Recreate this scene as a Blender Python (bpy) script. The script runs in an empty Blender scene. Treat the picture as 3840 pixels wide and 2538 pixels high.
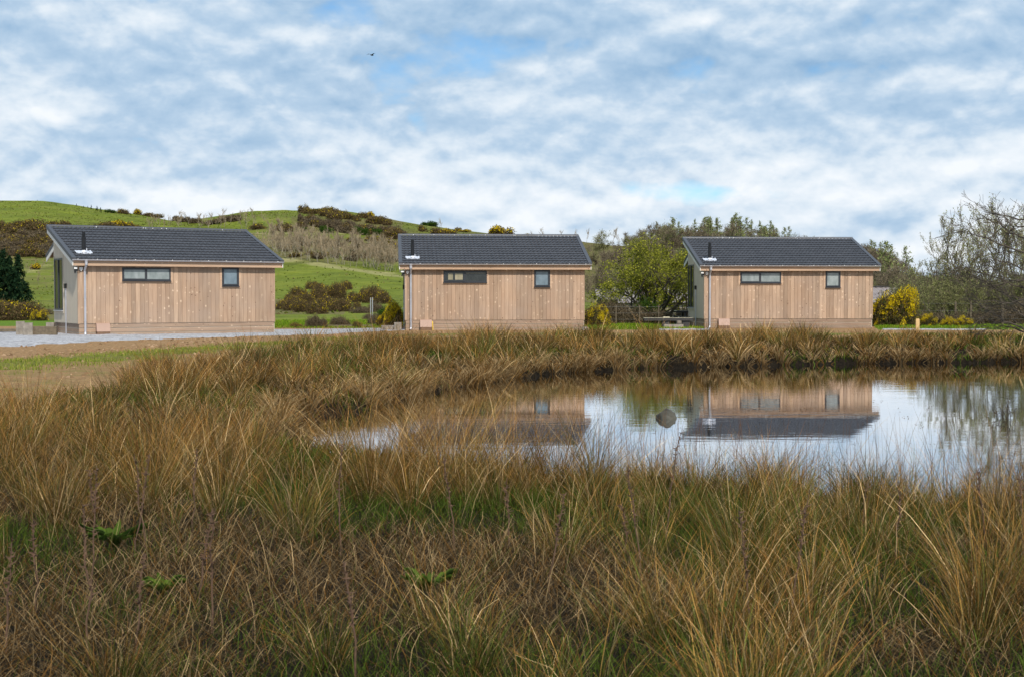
import bpy, math, random
import numpy as np
from mathutils import Vector, Matrix
R = math.radians
rng = np.random.default_rng(7)
random.seed(7)
scene = bpy.context.scene
col = scene.collection
F, HY, HC = 5196.0, 1107.7, 1.449          # focal length in photo pixels, horizon row, eye height
CX = 1920.0

# ------------------------------------------------------------------ helpers
def tag(o, label=None, cat=None, group=None, kind=None):
    if label: o['label'] = label
    if cat: o['category'] = cat
    if group: o['group'] = group
    if kind: o['kind'] = kind
    return o

def empty(name, loc=(0, 0, 0), rz=0.0):
    o = bpy.data.objects.new(name, None); col.objects.link(o)
    o.location = loc; o.rotation_euler = (0, 0, rz); o.empty_display_size = .3
    return o

def link_mesh(name, me, mat, parent=None):
    o = bpy.data.objects.new(name, me); col.objects.link(o)
    if mat is not None: me.materials.append(mat)
    if parent is not None: o.parent = parent
    return o

def np_mesh(name, V, Q, mat, parent=None, C=None, smooth=False):
    """V (n,3), Q (m,k) with k = 3 or 4, C (n,3) colours"""
    V = np.asarray(V, np.float32); Q = np.asarray(Q, np.int32)
    me = bpy.data.meshes.new(name)
    k = Q.shape[1]
    me.vertices.add(len(V)); me.vertices.foreach_set('co', V.ravel())
    me.loops.add(Q.size); me.loops.foreach_set('vertex_index', Q.ravel())
    me.polygons.add(len(Q)); me.polygons.foreach_set('loop_start', np.arange(0, Q.size, k, dtype=np.int32))
    me.polygons.foreach_set('loop_total', np.full(len(Q), k, np.int32))
    if smooth: me.polygons.foreach_set('use_smooth', np.ones(len(Q), bool))
    if C is not None:
        a = me.color_attributes.new('Col', 'FLOAT_COLOR', 'POINT')
        c4 = np.ones((len(V), 4), np.float32); c4[:, :3] = C
        a.data.foreach_set('color', c4.ravel())
    me.update(calc_edges=True)
    return link_mesh(name, me, mat, parent)

class MB:
    def __init__(s): s.v = []; s.f = []; s.c = []; s.cur = (1, 1, 1)
    def add(s, vs, fs):
        n = len(s.v); s.v += [tuple(p) for p in vs]; s.c += [s.cur] * len(vs)
        s.f += [tuple(i + n for i in f) for f in fs]
    def box(s, x0, x1, y0, y1, z0, z1):
        s.add([(x0, y0, z0), (x1, y0, z0), (x1, y1, z0), (x0, y1, z0), (x0, y0, z1), (x1, y0, z1), (x1, y1, z1), (x0, y1, z1)],
              [(0, 3, 2, 1), (4, 5, 6, 7), (0, 1, 5, 4), (1, 2, 6, 5), (2, 3, 7, 6), (3, 0, 4, 7)])
    def prism(s, poly, axis, a0, a1):
        """poly = 2D points; axis 'x': (y,z) extruded over x; 'y': (x,z) over y; 'z': (x,y) over z"""
        n = len(poly)
        def P(p, a): return (a, p[0], p[1]) if axis == 'x' else (p[0], a, p[1]) if axis == 'y' else (p[0], p[1], a)
        vs = [P(p, a0) for p in poly] + [P(p, a1) for p in poly]
        fs = [tuple(range(n))[::-1], tuple(range(n, 2 * n))] + [(i, (i + 1) % n, (i + 1) % n + n, i + n) for i in range(n)]
        s.add(vs, fs)
    def tube(s, pts, rad, n=8, cap=True):
        pts = [Vector(p) for p in pts]
        if not hasattr(rad, '__len__'): rad = [rad] * len(pts)
        vs = []; prev = None
        for i, p in enumerate(pts):
            t = (pts[min(i + 1, len(pts) - 1)] - pts[max(i - 1, 0)])
            if t.length < 1e-9: t = Vector((0, 0, 1))
            t.normalize()
            if prev is None:
                a = t.cross(Vector((0, 0, 1)) if abs(t.z) < .9 else Vector((1, 0, 0))).normalized()
            else:
                a = (prev - t * prev.dot(t))
                a = a.normalized() if a.length > 1e-6 else t.orthogonal().normalized()
            prev = a; b = t.cross(a)
            for k in range(n):
                an = 2 * math.pi * k / n
                vs.append(p + (a * math.cos(an) + b * math.sin(an)) * rad[i])
        fs = []
        for i in range(len(pts) - 1):
            for k in range(n):
                fs.append((i * n + k, i * n + (k + 1) % n, (i + 1) * n + (k + 1) % n, (i + 1) * n + k))
        if cap: fs += [tuple(range(n))[::-1], tuple(range((len(pts) - 1) * n, len(pts) * n))]
        s.add(vs, fs)
    def build(s, name, mat, parent=None, smooth=False, colors=False):
        me = bpy.data.meshes.new(name); me.from_pydata(s.v, [], s.f)
        if colors:
            a = me.color_attributes.new('Col', 'FLOAT_COLOR', 'POINT')
            c4 = np.ones((len(s.v), 4), np.float32); c4[:, :3] = s.c
            a.data.foreach_set('color', c4.ravel())
        if smooth: me.polygons.foreach_set('use_smooth', np.ones(len(s.f), bool))
        me.update()
        return link_mesh(name, me, mat, parent)

kids = {}
def copy_tree(o, parent=None):
    c = o.copy(); col.objects.link(c)
    if parent is not None: c.parent = parent
    for ch in list(o.children): copy_tree(ch, c)
    return c

# value noise (numpy) -----------------------------------------------------
_perm = np.random.default_rng(3).random((256, 256))
def vnoise(x, y):
    x = np.asarray(x, float); y = np.asarray(y, float)
    xi = np.floor(x).astype(int); yi = np.floor(y).astype(int)
    fx = x - xi; fy = y - yi; fx = fx * fx * (3 - 2 * fx); fy = fy * fy * (3 - 2 * fy)
    g = lambda a, b: _perm[a & 255, b & 255]
    return (g(xi, yi) * (1 - fx) * (1 - fy) + g(xi + 1, yi) * fx * (1 - fy) + g(xi, yi + 1) * (1 - fx) * fy + g(xi + 1, yi + 1) * fx * fy)
def fbm(x, y, o=4):
    s = 0; a = .5
    for i in range(o): s = s + a * vnoise(x * 2 ** i + 17.3 * i, y * 2 ** i - 9.1 * i); a *= .5
    return s / (1 - .5 ** o)

# ------------------------------------------------------------------ materials
def new_mat(name):
    m = bpy.data.materials.new(name); m.use_nodes = True
    nt = m.node_tree; nt.nodes.clear()
    out = nt.nodes.new('ShaderNodeOutputMaterial')
    return m, nt, out
def N(nt, t, **kw):
    n = nt.nodes.new(t)
    for k, v in kw.items():
        if k == 'inp':
            for a, b in v.items(): n.inputs[a].default_value = b
        else: setattr(n, k, v)
    return n
def L(nt, a, b): nt.links.new(a, b)
def math_n(nt, op, a, b=None, c=None, clamp=False):
    n = nt.nodes.new('ShaderNodeMath'); n.operation = op; n.use_clamp = clamp
    for i, v in enumerate((a, b, c)):
        if v is None: continue
        if isinstance(v, (int, float)): n.inputs[i].default_value = v
        else: L(nt, v, n.inputs[i])
    return n.outputs[0]
def ramp(nt, fac, stops):
    n = nt.nodes.new('ShaderNodeValToRGB'); e = n.color_ramp.elements
    while len(e) > 1: e.remove(e[-1])
    for i, (p, c) in enumerate(stops):
        el = e[0] if i == 0 else e.new(p)
        el.position = p; el.color = (*c, 1) if len(c) == 3 else c
    L(nt, fac, n.inputs[0]); return n.outputs[0]
def mixc(nt, fac, a, b, mode='MIX'):
    n = nt.nodes.new('ShaderNodeMix'); n.data_type = 'RGBA'; n.blend_type = mode
    for s, v in ((n.inputs[0], fac), (n.inputs[6], a), (n.inputs[7], b)):
        if isinstance(v, (int, float)): s.default_value = v
        elif isinstance(v, tuple): s.default_value = (*v, 1) if len(v) == 3 else v
        else: L(nt, v, s)
    return n.outputs[2]
def noise(nt, vec, scale, detail=4, rough=.55, dist=0):
    n = N(nt, 'ShaderNodeTexNoise', inp={'Scale': scale, 'Detail': detail, 'Roughness': rough, 'Distortion': dist})
    if vec is not None: L(nt, vec, n.inputs['Vector'])
    return n.outputs[0]
def mapping(nt, vec, sc=(1, 1, 1), loc=(0, 0, 0), rot=(0, 0, 0)):
    n = N(nt, 'ShaderNodeMapping'); n.inputs['Scale'].default_value = sc; n.inputs['Location'].default_value = loc
    n.inputs['Rotation'].default_value = rot
    L(nt, vec, n.inputs[0]); return n.outputs[0]
def bump(nt, h, strength=.5, dist=.01):
    n = N(nt, 'ShaderNodeBump', inp={'Strength': strength, 'Distance': dist}); L(nt, h, n.inputs['Height']); return n.outputs[0]

def simple(name, c, rough=.6, metal=0.0, vary=.15, scale=12, bmp=0.0, spec=.5):
    m, nt, out = new_mat(name)
    tc = N(nt, 'ShaderNodeTexCoord').outputs['Object']
    n = noise(nt, tc, scale)
    v = ramp(nt, n, [(.3, tuple(x * (1 - vary) for x in c)), (.7, tuple(min(1, x * (1 + vary)) for x in c))])
    b = N(nt, 'ShaderNodeBsdfPrincipled', inp={'Roughness': rough, 'Metallic': metal, 'Specular IOR Level': spec})
    L(nt, v, b.inputs['Base Color'])
    if bmp: L(nt, bump(nt, noise(nt, tc, scale * 4), bmp, .01), b.inputs['Normal'])
    L(nt, b.outputs[0], out.inputs[0]); return m

def vcol_leaf(name, trans=.3, tint=(1, 1, 1), rough=.7):
    """foliage / blades: own colour from the mesh, diffuse with some light passing through"""
    m, nt, out = new_mat(name)
    a = N(nt, 'ShaderNodeVertexColor'); a.layer_name = 'Col'
    c = mixc(nt, 1.0, a.outputs[0], tint, 'MULTIPLY')
    d = N(nt, 'ShaderNodeBsdfDiffuse'); t = N(nt, 'ShaderNodeBsdfTranslucent')
    L(nt, c, d.inputs[0]); L(nt, c, t.inputs[0])
    mx = N(nt, 'ShaderNodeMixShader', inp={0: trans}); L(nt, d.outputs[0], mx.inputs[1]); L(nt, t.outputs[0], mx.inputs[2])
    L(nt, mx.outputs[0], out.inputs[0]); return m

M = {}
M['blade'] = vcol_leaf('dry_blades', .12)
M['leaf'] = vcol_leaf('leaves', .35)
M['bark'] = simple('bark', (.055, .043, .03), .9, vary=.4, scale=5)
M['barkgrey'] = simple('bark_grey', (.13, .11, .075), .9, vary=.35, scale=3)
M['barkpale'] = simple('bark_pale', (.26, .23, .17), .9, vary=.3, scale=3)
M['twig'] = simple('twigs', (.15, .115, .078), .9, vary=.3, scale=.6)
M['anthracite'] = simple('anthracite_frame', (.028, .031, .038), .42, vary=.1)
M['black'] = simple('black_plastic', (.012, .012, .014), .4)
M['flue'] = simple('flue_black', (.012, .012, .014), .35, metal=.2)
M['galv'] = simple('galvanised', (.50, .50, .54), .42, metal=.55, vary=.12, scale=3)
M['lead'] = simple('flashing', (.72, .73, .78), .35, metal=.5, vary=.2, scale=20, bmp=.4)
M['white'] = simple('white_plastic', (.75, .75, .74), .45)
M['meter'] = simple('meter_box_brown', (.36, .235, .18), .55, vary=.06, scale=3)
M['meterlow'] = simple('meter_box_base', (.17, .095, .055), .6, vary=.15)
M['yellow'] = simple('yellow_hose', (.75, .5, .02), .4)
M['concrete'] = simple('concrete', (.23, .20, .165), .9, vary=.35, scale=6, bmp=.5)
M['stone'] = simple('stone', (.055, .052, .04), .85, vary=.45, scale=7, bmp=.8)
M['palestone'] = simple('pale_stone', (.38, .36, .32), .85, vary=.3, scale=7, bmp=.6)
M['tablewood'] = simple('weathered_board', (.42, .38, .27), .8, vary=.2, scale=8)
M['tabledark'] = simple('dark_timber', (.03, .027, .025), .7, vary=.3, scale=8)
M['post'] = simple('fence_post', (.13, .10, .065), .9, vary=.3, scale=10)
M['stake'] = simple('new_stake', (.55, .38, .17), .8, vary=.1)
M['wire'] = simple('wire', (.2, .2, .19), .5, metal=.6)
M['inside'] = simple('painted_gap_shade', (.02, .019, .015), .8)
M['soffit'] = simple('soffit', (.16, .09, .045), .8)
M['shedwall'] = simple('shed_boards', (.05, .035, .028), .9, vary=.4, scale=2)
M['bird'] = simple('bird_feathers', (.02, .02, .022), .8)
M['birch'] = M['barkpale']

def wood_mat(name, ca, cb, horiz=False, knots=True, grey=None):
    m, nt, out = new_mat(name)
    tc = N(nt, 'ShaderNodeTexCoord').outputs['Object']
    sep = N(nt, 'ShaderNodeSeparateXYZ'); L(nt, tc, sep.inputs[0])
    h = math_n(nt, 'ADD', sep.outputs[0], sep.outputs[1]); z = sep.outputs[2]
    oi = N(nt, 'ShaderNodeObjectInfo')
    vc = N(nt, 'ShaderNodeVertexColor'); vc.layer_name = 'Col'
    vs = N(nt, 'ShaderNodeSeparateColor'); L(nt, vc.outputs[0], vs.inputs[0])
    rb = math_n(nt, 'ADD', math_n(nt, 'MULTIPLY', vs.outputs[0], 37.0), math_n(nt, 'MULTIPLY', oi.outputs['Random'], 71.0))
    cmb = N(nt, 'ShaderNodeCombineXYZ')
    if horiz:
        L(nt, h, cmb.inputs[2]); L(nt, z, cmb.inputs[0])
    else:
        L(nt, h, cmb.inputs[0]); L(nt, z, cmb.inputs[2])
    L(nt, rb, cmb.inputs[1])
    v = cmb.outputs[0]
    grain = noise(nt, mapping(nt, v, (45, 1, 1.6)), 1, 4, .6, .4)
    broad = noise(nt, mapping(nt, v, (5, .4, .9)), 1, 3, .5)
    f = math_n(nt, 'ADD', math_n(nt, 'MULTIPLY', grain, .5), math_n(nt, 'MULTIPLY', broad, .5))
    c = ramp(nt, f, [(.33, ca), (.66, cb)])
    # each board its own tone (green channel of the board colour)
    tone = math_n(nt, 'MULTIPLY_ADD', vs.outputs[1], .44, .76)
    tn = N(nt, 'ShaderNodeCombineColor'); [L(nt, tone, tn.inputs[i]) for i in range(3)]
    c = mixc(nt, 1.0, c, tn.outputs[0], 'MULTIPLY')
    redf = math_n(nt, 'MULTIPLY', vs.outputs[2], .45)
    c = mixc(nt, redf, c, (.37, .235, .155))
    # weathering: large soft patches, slightly greyer
    w = noise(nt, mapping(nt, tc, (.7, .7, .8)), 1, 4, .55)
    c = mixc(nt, math_n(nt, 'MULTIPLY', ramp(nt, w, [(.42, (0, 0, 0)), (.68, (1, 1, 1))]), .45), c, (.33, .255, .205))
    if knots:
        vo = N(nt, 'ShaderNodeTexVoronoi', feature='F1'); vo.inputs['Scale'].default_value = 1; vo.inputs['Randomness'].default_value = .85
        warp = noise(nt, mapping(nt, v, (12, 1, 12)), 1, 2)
        vv = mapping(nt, v, (6.3, 3.1, 5.2))
        wv = N(nt, 'ShaderNodeVectorMath', operation='ADD'); L(nt, vv, wv.inputs[0])
        wc = N(nt, 'ShaderNodeCombineXYZ'); L(nt, math_n(nt, 'MULTIPLY', warp, .35), wc.inputs[2]); L(nt, wc.outputs[0], wv.inputs[1])
        L(nt, wv.outputs[0], vo.inputs['Vector'])
        dd = vo.outputs['Distance']
        vcs = N(nt, 'ShaderNodeSeparateColor'); L(nt, vo.outputs['Color'], vcs.inputs[0]); pick = ramp(nt, vcs.outputs[0], [(.45, (0, 0, 0)), (.5, (1, 1, 1))])
        halo = math_n(nt, 'MULTIPLY', pick, ramp(nt, dd, [(.06, (0, 0, 0)), (.12, (1, 1, 1)), (.17, (.5, .5, .5)), (.26, (0, 0, 0))]))
        c = mixc(nt, math_n(nt, 'MULTIPLY', halo, .9), c, (.70, .53, .38))
        core = math_n(nt, 'MULTIPLY', ramp(nt, vcs.outputs[1], [(.35, (0, 0, 0)), (.45, (1, 1, 1))]), ramp(nt, dd, [(.09, (1, 1, 1)), (.15, (0, 0, 0))]))
        c = mixc(nt, math_n(nt, 'MULTIPLY', core, .9), c, (.10, .05, .03))
    if grey: c = mixc(nt, .78, c, grey)
    b = N(nt, 'ShaderNodeBsdfPrincipled', inp={'Roughness': .75, 'Specular IOR Level': .25})
    L(nt, c, b.inputs['Base Color'])
    L(nt, bump(nt, grain, .25, .004), b.inputs['Normal'])
    L(nt, b.outputs[0], out.inputs[0]); return m
M['clad'] = wood_mat('larch_cladding', (.275, .183, .124), (.445, .313, .218))
M['cladside'] = wood_mat('weathered_cladding', (.42, .33, .24), (.62, .54, .42), grey=(.50, .44, .35), knots=False)
M['plank'] = wood_mat('plinth_boards', (.21, .14, .098), (.35, .245, .172), horiz=True)
M['fascia'] = wood_mat('fascia_board', (.36, .23, .15), (.54, .38, .26), horiz=True)
M['barge'] = simple('barge_board', (.62, .60, .55), .7, vary=.1, scale=6)

def roof_mat():
    m, nt, out = new_mat('roof_tiles_anthracite')
    tc = N(nt, 'ShaderNodeTexCoord').outputs['Object']
    n = noise(nt, tc, 3.5, 5, .6); n2 = noise(nt, tc, 90, 3)
    c = ramp(nt, n, [(.3, (.033, .036, .044)), (.7, (.058, .061, .072))])
    b = N(nt, 'ShaderNodeBsdfPrincipled', inp={'Roughness': .62, 'Specular IOR Level': .4})
    L(nt, c, b.inputs['Base Color']); L(nt, bump(nt, n2, .3, .004), b.inputs['Normal'])
    L(nt, b.outputs[0], out.inputs[0]); return m
M['roof'] = roof_mat()
M['verge'] = simple('verge_metal', (.045, .048, .058), .5, vary=.1)

def pane_mat(name, c1, c2, rough=.12):
    m, nt, out = new_mat(name)
    tc = N(nt, 'ShaderNodeTexCoord').outputs['Object']
    c = ramp(nt, noise(nt, mapping(nt, tc, (2, 2, 1)), 2, 3), [(.35, c1), (.65, c2)])
    b = N(nt, 'ShaderNodeBsdfPrincipled', inp={'Roughness': rough, 'Specular IOR Level': .7})
    L(nt, c, b.inputs['Base Color']); L(nt, bump(nt, noise(nt, tc, 160), .15, .002), b.inputs['Normal'])
    L(nt, b.outputs[0], out.inputs[0]); return m
M['frost'] = pane_mat('frosted_pane', (.17, .20, .20), (.28, .31, .31))
M['frostdark'] = pane_mat('frosted_pane_dim', (.10, .14, .17), (.16, .21, .25))
M['glassdark'] = pane_mat('clear_dark_pane', (.012, .014, .012), (.03, .034, .03), .03)
M['glimpse'] = pane_mat('painted_room_light', (.22, .20, .13), (.32, .28, .19), .3)
M['blind'] = simple('blind', (.16, .165, .14), .8)

# ground / hills ------------------------------------------------------------
def ground_mat():
    m, nt, out = new_mat('ground_soil_and_grass')
    geo = N(nt, 'ShaderNodeNewGeometry'); P = geo.outputs['Position']
    vc = N(nt, 'ShaderNodeVertexColor'); vc.layer_name = 'Col'
    s = N(nt, 'ShaderNodeSeparateColor'); L(nt, vc.outputs[0], s.inputs[0])
    nb = noise(nt, P, 1.1, 6, .65); nf = noise(nt, P, 9, 5, .7); nm = noise(nt, mapping(nt, P, (.5, .5, .5)), 1, 4, .6)
    peat = ramp(nt, nf, [(.3, (.004, .003, .002)), (.7, (.02, .015, .009))])
    soil = ramp(nt, nf, [(.30, (.09, .052, .023)), (.5, (.27, .16, .075)), (.70, (.46, .30, .155))])
    soil = mixc(nt, math_n(nt, 'MULTIPLY', nb, .5), soil, (.33, .215, .11))
    grass = ramp(nt, nf, [(.3, (.07, .085, .014)), (.55, (.15, .16, .03)), (.75, (.25, .22, .07))])
    lush = ramp(nt, nf, [(.3, (.06, .12, .009)), (.7, (.14, .22, .02))])
    def thr(ch):
        a = math_n(nt, 'ADD', ch, math_n(nt, 'MULTIPLY', math_n(nt, 'SUBTRACT', math_n(nt, 'MULTIPLY_ADD', nb, .5, math_n(nt, 'MULTIPLY', nf, .5)), .5), 1.3))
        return ramp(nt, a, [(.42, (0, 0, 0)), (.58, (1, 1, 1))])
    c = mixc(nt, thr(s.outputs[0]), peat, soil)
    c = mixc(nt, math_n(nt, 'MULTIPLY', thr(s.outputs[1]), .85), c, grass)
    c = mixc(nt, thr(s.outputs[2]), c, lush)
    b = N(nt, 'ShaderNodeBsdfPrincipled', inp={'Roughness': .95, 'Specular IOR Level': .1})
    L(nt, c, b.inputs['Base Color'])
    hh = math_n(nt, 'ADD', nf, math_n(nt, 'MULTIPLY', noise(nt, P, 30, 4), .4))
    L(nt, bump(nt, hh, .9, .09), b.inputs['Normal'])
    L(nt, b.outputs[0], out.inputs[0]); return m
M['ground'] = ground_mat()

def hill_mat():
    m, nt, out = new_mat('hill_pasture')
    P = N(nt, 'ShaderNodeNewGeometry').outputs['Position']
    vc = N(nt, 'ShaderNodeVertexColor'); vc.layer_name = 'Col'
    s = N(nt, 'ShaderNodeSeparateColor'); L(nt, vc.outputs[0], s.inputs[0])
    n1 = noise(nt, mapping(nt, P, (.018, .03, .05)), 1, 6, .6); n2 = noise(nt, mapping(nt, P, (.12, .12, .3)), 1, 6, .68)
    n3 = noise(nt, mapping(nt, P, (.9, .9, .9)), 1, 5, .7)
    n4 = noise(nt, mapping(nt, P, (.05, .22, .05)), 1, 5, .65)
    lush = ramp(nt, n2, [(.30, (.07, .095, .008)), (.5, (.128, .168, .012)), (.70, (.19, .215, .024))])
    olive = ramp(nt, n2, [(.30, (.06, .064, .017)), (.5, (.12, .115, .034)), (.70, (.22, .18, .07))])
    brown = ramp(nt, n2, [(.3, (.075, .06, .028)), (.5, (.13, .10, .048)), (.72, (.19, .145, .075))])
    pale = ramp(nt, n2, [(.3, (.24, .22, .085)), (.7, (.38, .34, .17))])
    f = ramp(nt, math_n(nt, 'ADD', s.outputs[0], math_n(nt, 'MULTIPLY', math_n(nt, 'SUBTRACT', math_n(nt, 'MULTIPLY_ADD', n1, .5, math_n(nt, 'MULTIPLY', n4, .5)), .5), 2.2)), [(.32, (0, 0, 0)), (.68, (1, 1, 1))])
    c = mixc(nt, f, lush, olive)
    g = ramp(nt, math_n(nt, 'ADD', s.outputs[1], math_n(nt, 'MULTIPLY', math_n(nt, 'SUBTRACT', n2, .5), 1.3)), [(.4, (0, 0, 0)), (.62, (1, 1, 1))])
    c = mixc(nt, math_n(nt, 'MULTIPLY', g, .9), c, brown)
    g2 = ramp(nt, math_n(nt, 'ADD', s.outputs[2], math_n(nt, 'MULTIPLY', math_n(nt, 'SUBTRACT', n2, .5), 1.2)), [(.42, (0, 0, 0)), (.6, (1, 1, 1))])
    c = mixc(nt, math_n(nt, 'MULTIPLY', g2, .85), c, pale)
    c = mixc(nt, .34, c, ramp(nt, n3, [(.33, (.018, .026, .006)), (.67, (.20, .22, .05))]))
    b = N(nt, 'ShaderNodeBsdfPrincipled', inp={'Roughness': .95, 'Specular IOR Level': .1})
    L(nt, c, b.inputs['Base Color'])
    L(nt, bump(nt, math_n(nt, 'ADD', n3, math_n(nt, 'MULTIPLY', n2, 4)), .8, .5), b.inputs['Normal'])
    L(nt, b.outputs[0], out.inputs[0]); return m
M['hill'] = hill_mat()

def gravel_mat():
    m, nt, out = new_mat('grey_gravel')
    P = N(nt, 'ShaderNodeNewGeometry').outputs['Position']
    vo = N(nt, 'ShaderNodeTexVoronoi', feature='F1'); vo.inputs['Scale'].default_value = 11; L(nt, P, vo.inputs['Vector'])
    sc = N(nt, 'ShaderNodeSeparateColor'); L(nt, vo.outputs['Color'], sc.inputs[0])
    c = ramp(nt, sc.outputs[0], [(0, (.14, .14, .15)), (.5, (.33, .33, .35)), (1, (.52, .52, .55))])
    c = mixc(nt, .35, c, ramp(nt, noise(nt, P, 1.2, 5), [(.35, (.22, .21, .20)), (.65, (.45, .45, .47))]))
    b = N(nt, 'ShaderNodeBsdfPrincipled', inp={'Roughness': .9, 'Specular IOR Level': .2}); L(nt, c, b.inputs['Base Color'])
    L(nt, bump(nt, vo.outputs['Distance'], 1.0, .05), b.inputs['Normal'])
    L(nt, b.outputs[0], out.inputs[0]); return m
M['gravel'] = gravel_mat()

def water_mat():
    m, nt, out = new_mat('pond_water')
    P = N(nt, 'ShaderNodeNewGeometry').outputs['Position']
    n1 = noise(nt, mapping(nt, P, (2.2, 7.0, 1)), 1, 3, .55); n2 = noise(nt, mapping(nt, P, (.5, 1.6, 1)), 1, 3, .5)
    n3 = noise(nt, mapping(nt, P, (.13, .22, 1), (3.3, 1.7, 0)), 1, 2, .5)
    calm = ramp(nt, n3, [(.38, (.12, .12, .12)), (.62, (1, 1, 1))])
    h = math_n(nt, 'ADD', math_n(nt, 'MULTIPLY', math_n(nt, 'MULTIPLY', n1, calm), .35), math_n(nt, 'MULTIPLY', n2, .5))
    b = N(nt, 'ShaderNodeBsdfPrincipled', inp={'Base Color': (.018, .012, .007, 1), 'Roughness': .015, 'IOR': 1.62})
    L(nt, bump(nt, h, .5, .006), b.inputs['Normal'])
    gl = N(nt, 'ShaderNodeBsdfGlossy', inp={'Color': (.95, .96, .98, 1), 'Roughness': .012}); L(nt, b.inputs['Normal'].links[0].from_socket, gl.inputs['Normal'])
    lw = N(nt, 'ShaderNodeLayerWeight', inp={0: .5}); f = ramp(nt, lw.outputs['Facing'], [(.5, (0, 0, 0)), (.82, (.4, .4, .4)), (.90, (.8, .8, .8)), (1, (.95, .95, .95))])
    mx = N(nt, 'ShaderNodeMixShader'); L(nt, f, mx.inputs[0]); L(nt, b.outputs[0], mx.inputs[1]); L(nt, gl.outputs[0], mx.inputs[2]); L(nt, mx.outputs[0], out.inputs[0]); return m
M['water'] = water_mat()

def barnroof_mat():
    m, nt, out = new_mat('barn_roof_sheets')
    tc = N(nt, 'ShaderNodeTexCoord').outputs['Object']
    w = N(nt, 'ShaderNodeTexWave'); w.inputs['Scale'].default_value = 1.6; w.inputs['Distortion'].default_value = .2; L(nt, tc, w.inputs[0])
    c = ramp(nt, noise(nt, tc, 1.3, 5), [(.3, (.15, .125, .125)), (.7, (.30, .265, .25))])
    c = mixc(nt, math_n(nt, 'MULTIPLY', w.outputs[1], .3), c, (.12, .10, .10))
    b = N(nt, 'ShaderNodeBsdfPrincipled', inp={'Roughness': .9}); L(nt, c, b.inputs['Base Color'])
    L(nt, b.outputs[0], out.inputs[0]); return m
M['barnroof'] = barnroof_mat()

# ------------------------------------------------------------------ terrain
ZW = -.555                                                   # water level
POND = [(60, 44), (28, 43), (15.4, 41.7), (9, 40.4), (3.74, 38.3), (1.04, 35.6), (-.46, 32.5), (-1.69, 29.1), (-2.4, 26.3), (-2.75, 24.6),
        (-3.47, 22.9), (-3.7, 21.5), (-3.1, 19.6), (-2.6, 17.6), (-1.5, 15.6), (.6, 13.8), (3.3, 12.5), (7, 11.4), (12, 11), (25, 11), (60, 10)]
PD = np.array(POND)
def pond_sd(x, y):
    """signed distance to the shore, positive on land"""
    x = np.asarray(x, float); y = np.asarray(y, float)
    wx = x + (fbm(x * .9, y * .9, 3) - .5) * .9; wy = y + (fbm(x * .9 + 40, y * .9 + 11, 3) - .5) * .9
    best = np.full(x.shape, 1e9); inside = np.zeros(x.shape, bool)
    n = len(PD)
    for i in range(n):
        a = PD[i]; b = PD[(i + 1) % n]; ab = b - a
        t = np.clip(((wx - a[0]) * ab[0] + (wy - a[1]) * ab[1]) / (ab @ ab), 0, 1)
        dd = np.hypot(wx - a[0] - t * ab[0], wy - a[1] - t * ab[1]); best = np.minimum(best, dd)
        c = ((a[1] > wy) != (b[1] > wy)) & (wx < (b[0] - a[0]) * (wy - a[1]) / (b[1] - a[1] + 1e-12) + a[0])
        inside ^= c
    return np.where(inside, -best, best)
def sst(t): t = np.clip(t, 0, 1); return t * t * (3 - 2 * t)

UD = np.array([75, 110, 150, 200, 250, 320, 400.])
UC = np.array([-4000, -1500, 0, 300, 650, 1000, 1250, 1500, 1900, 2300, 2700, 3100, 3400, 3840, 8000.])
UY = np.array([
    [1208, 1170, 1110, 1040, 960, 870, 800], [1208, 1168, 1108, 1030, 950, 850, 770], [1208, 1168, 1110, 1035, 955, 850, 753],
    [1208, 1168, 1110, 1035, 960, 862, 775], [1208, 1168, 1108, 1028, 970, 893, 830], [1208, 1165, 1098, 1016, 950, 868, 792],
    [1208, 1160, 1088, 1008, 950, 866, 788], [1208, 1160, 1090, 1020, 962, 885, 838], [1208, 1162, 1105, 1045, 1000, 945, 888],
    [1208, 1170, 1140, 1105, 1065, 1000, 935], [1208, 1172, 1150, 1110, 1060, 985, 905], [1208, 1174, 1155, 1130, 1090, 1030, 955],
    [1208, 1175, 1158, 1140, 1115, 1075, 1030], [1208, 1176, 1160, 1145, 1130, 1110, 1090], [1208, 1176, 1160, 1145, 1130, 1110, 1090]], float)
SKU = np.array([-4000, -1500, 0, 170, 250, 400, 560, 650, 750, 860, 960, 1100, 1200, 1300, 1400, 1500, 1700, 1850, 2000, 2100, 2300, 2500, 2700, 2900, 3100, 3400, 3840, 8000.])
SKY = np.array([800, 770, 753, 755, 764, 789, 812, 829, 823, 806, 793, 791, 784, 795, 812, 831, 862, 877, 889, 893, 925, 905, 893, 905, 950, 1030, 1090, 1090.])
ZT = HC - (UY - HY) * UD[None, :] / F
def hermite(xs, Y, x):
    """columns of Y interpolated (Catmull-Rom, per row) ; Y (n, k) per sample, x (n,)"""
    k = np.clip(np.searchsorted(xs, x) - 1, 0, len(xs) - 2)
    t = (x - xs[k]) / (xs[k + 1] - xs[k]); r = np.arange(len(x))
    sl = np.gradient(Y, xs, axis=1)
    h = xs[k + 1] - xs[k]; y0 = Y[r, k]; y1 = Y[r, k + 1]; m0 = sl[r, k] * h; m1 = sl[r, k + 1] * h
    return y0 * (2 * t ** 3 - 3 * t ** 2 + 1) + m0 * (t ** 3 - 2 * t ** 2 + t) + y1 * (-2 * t ** 3 + 3 * t ** 2) + m1 * (t ** 3 - t ** 2)
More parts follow.
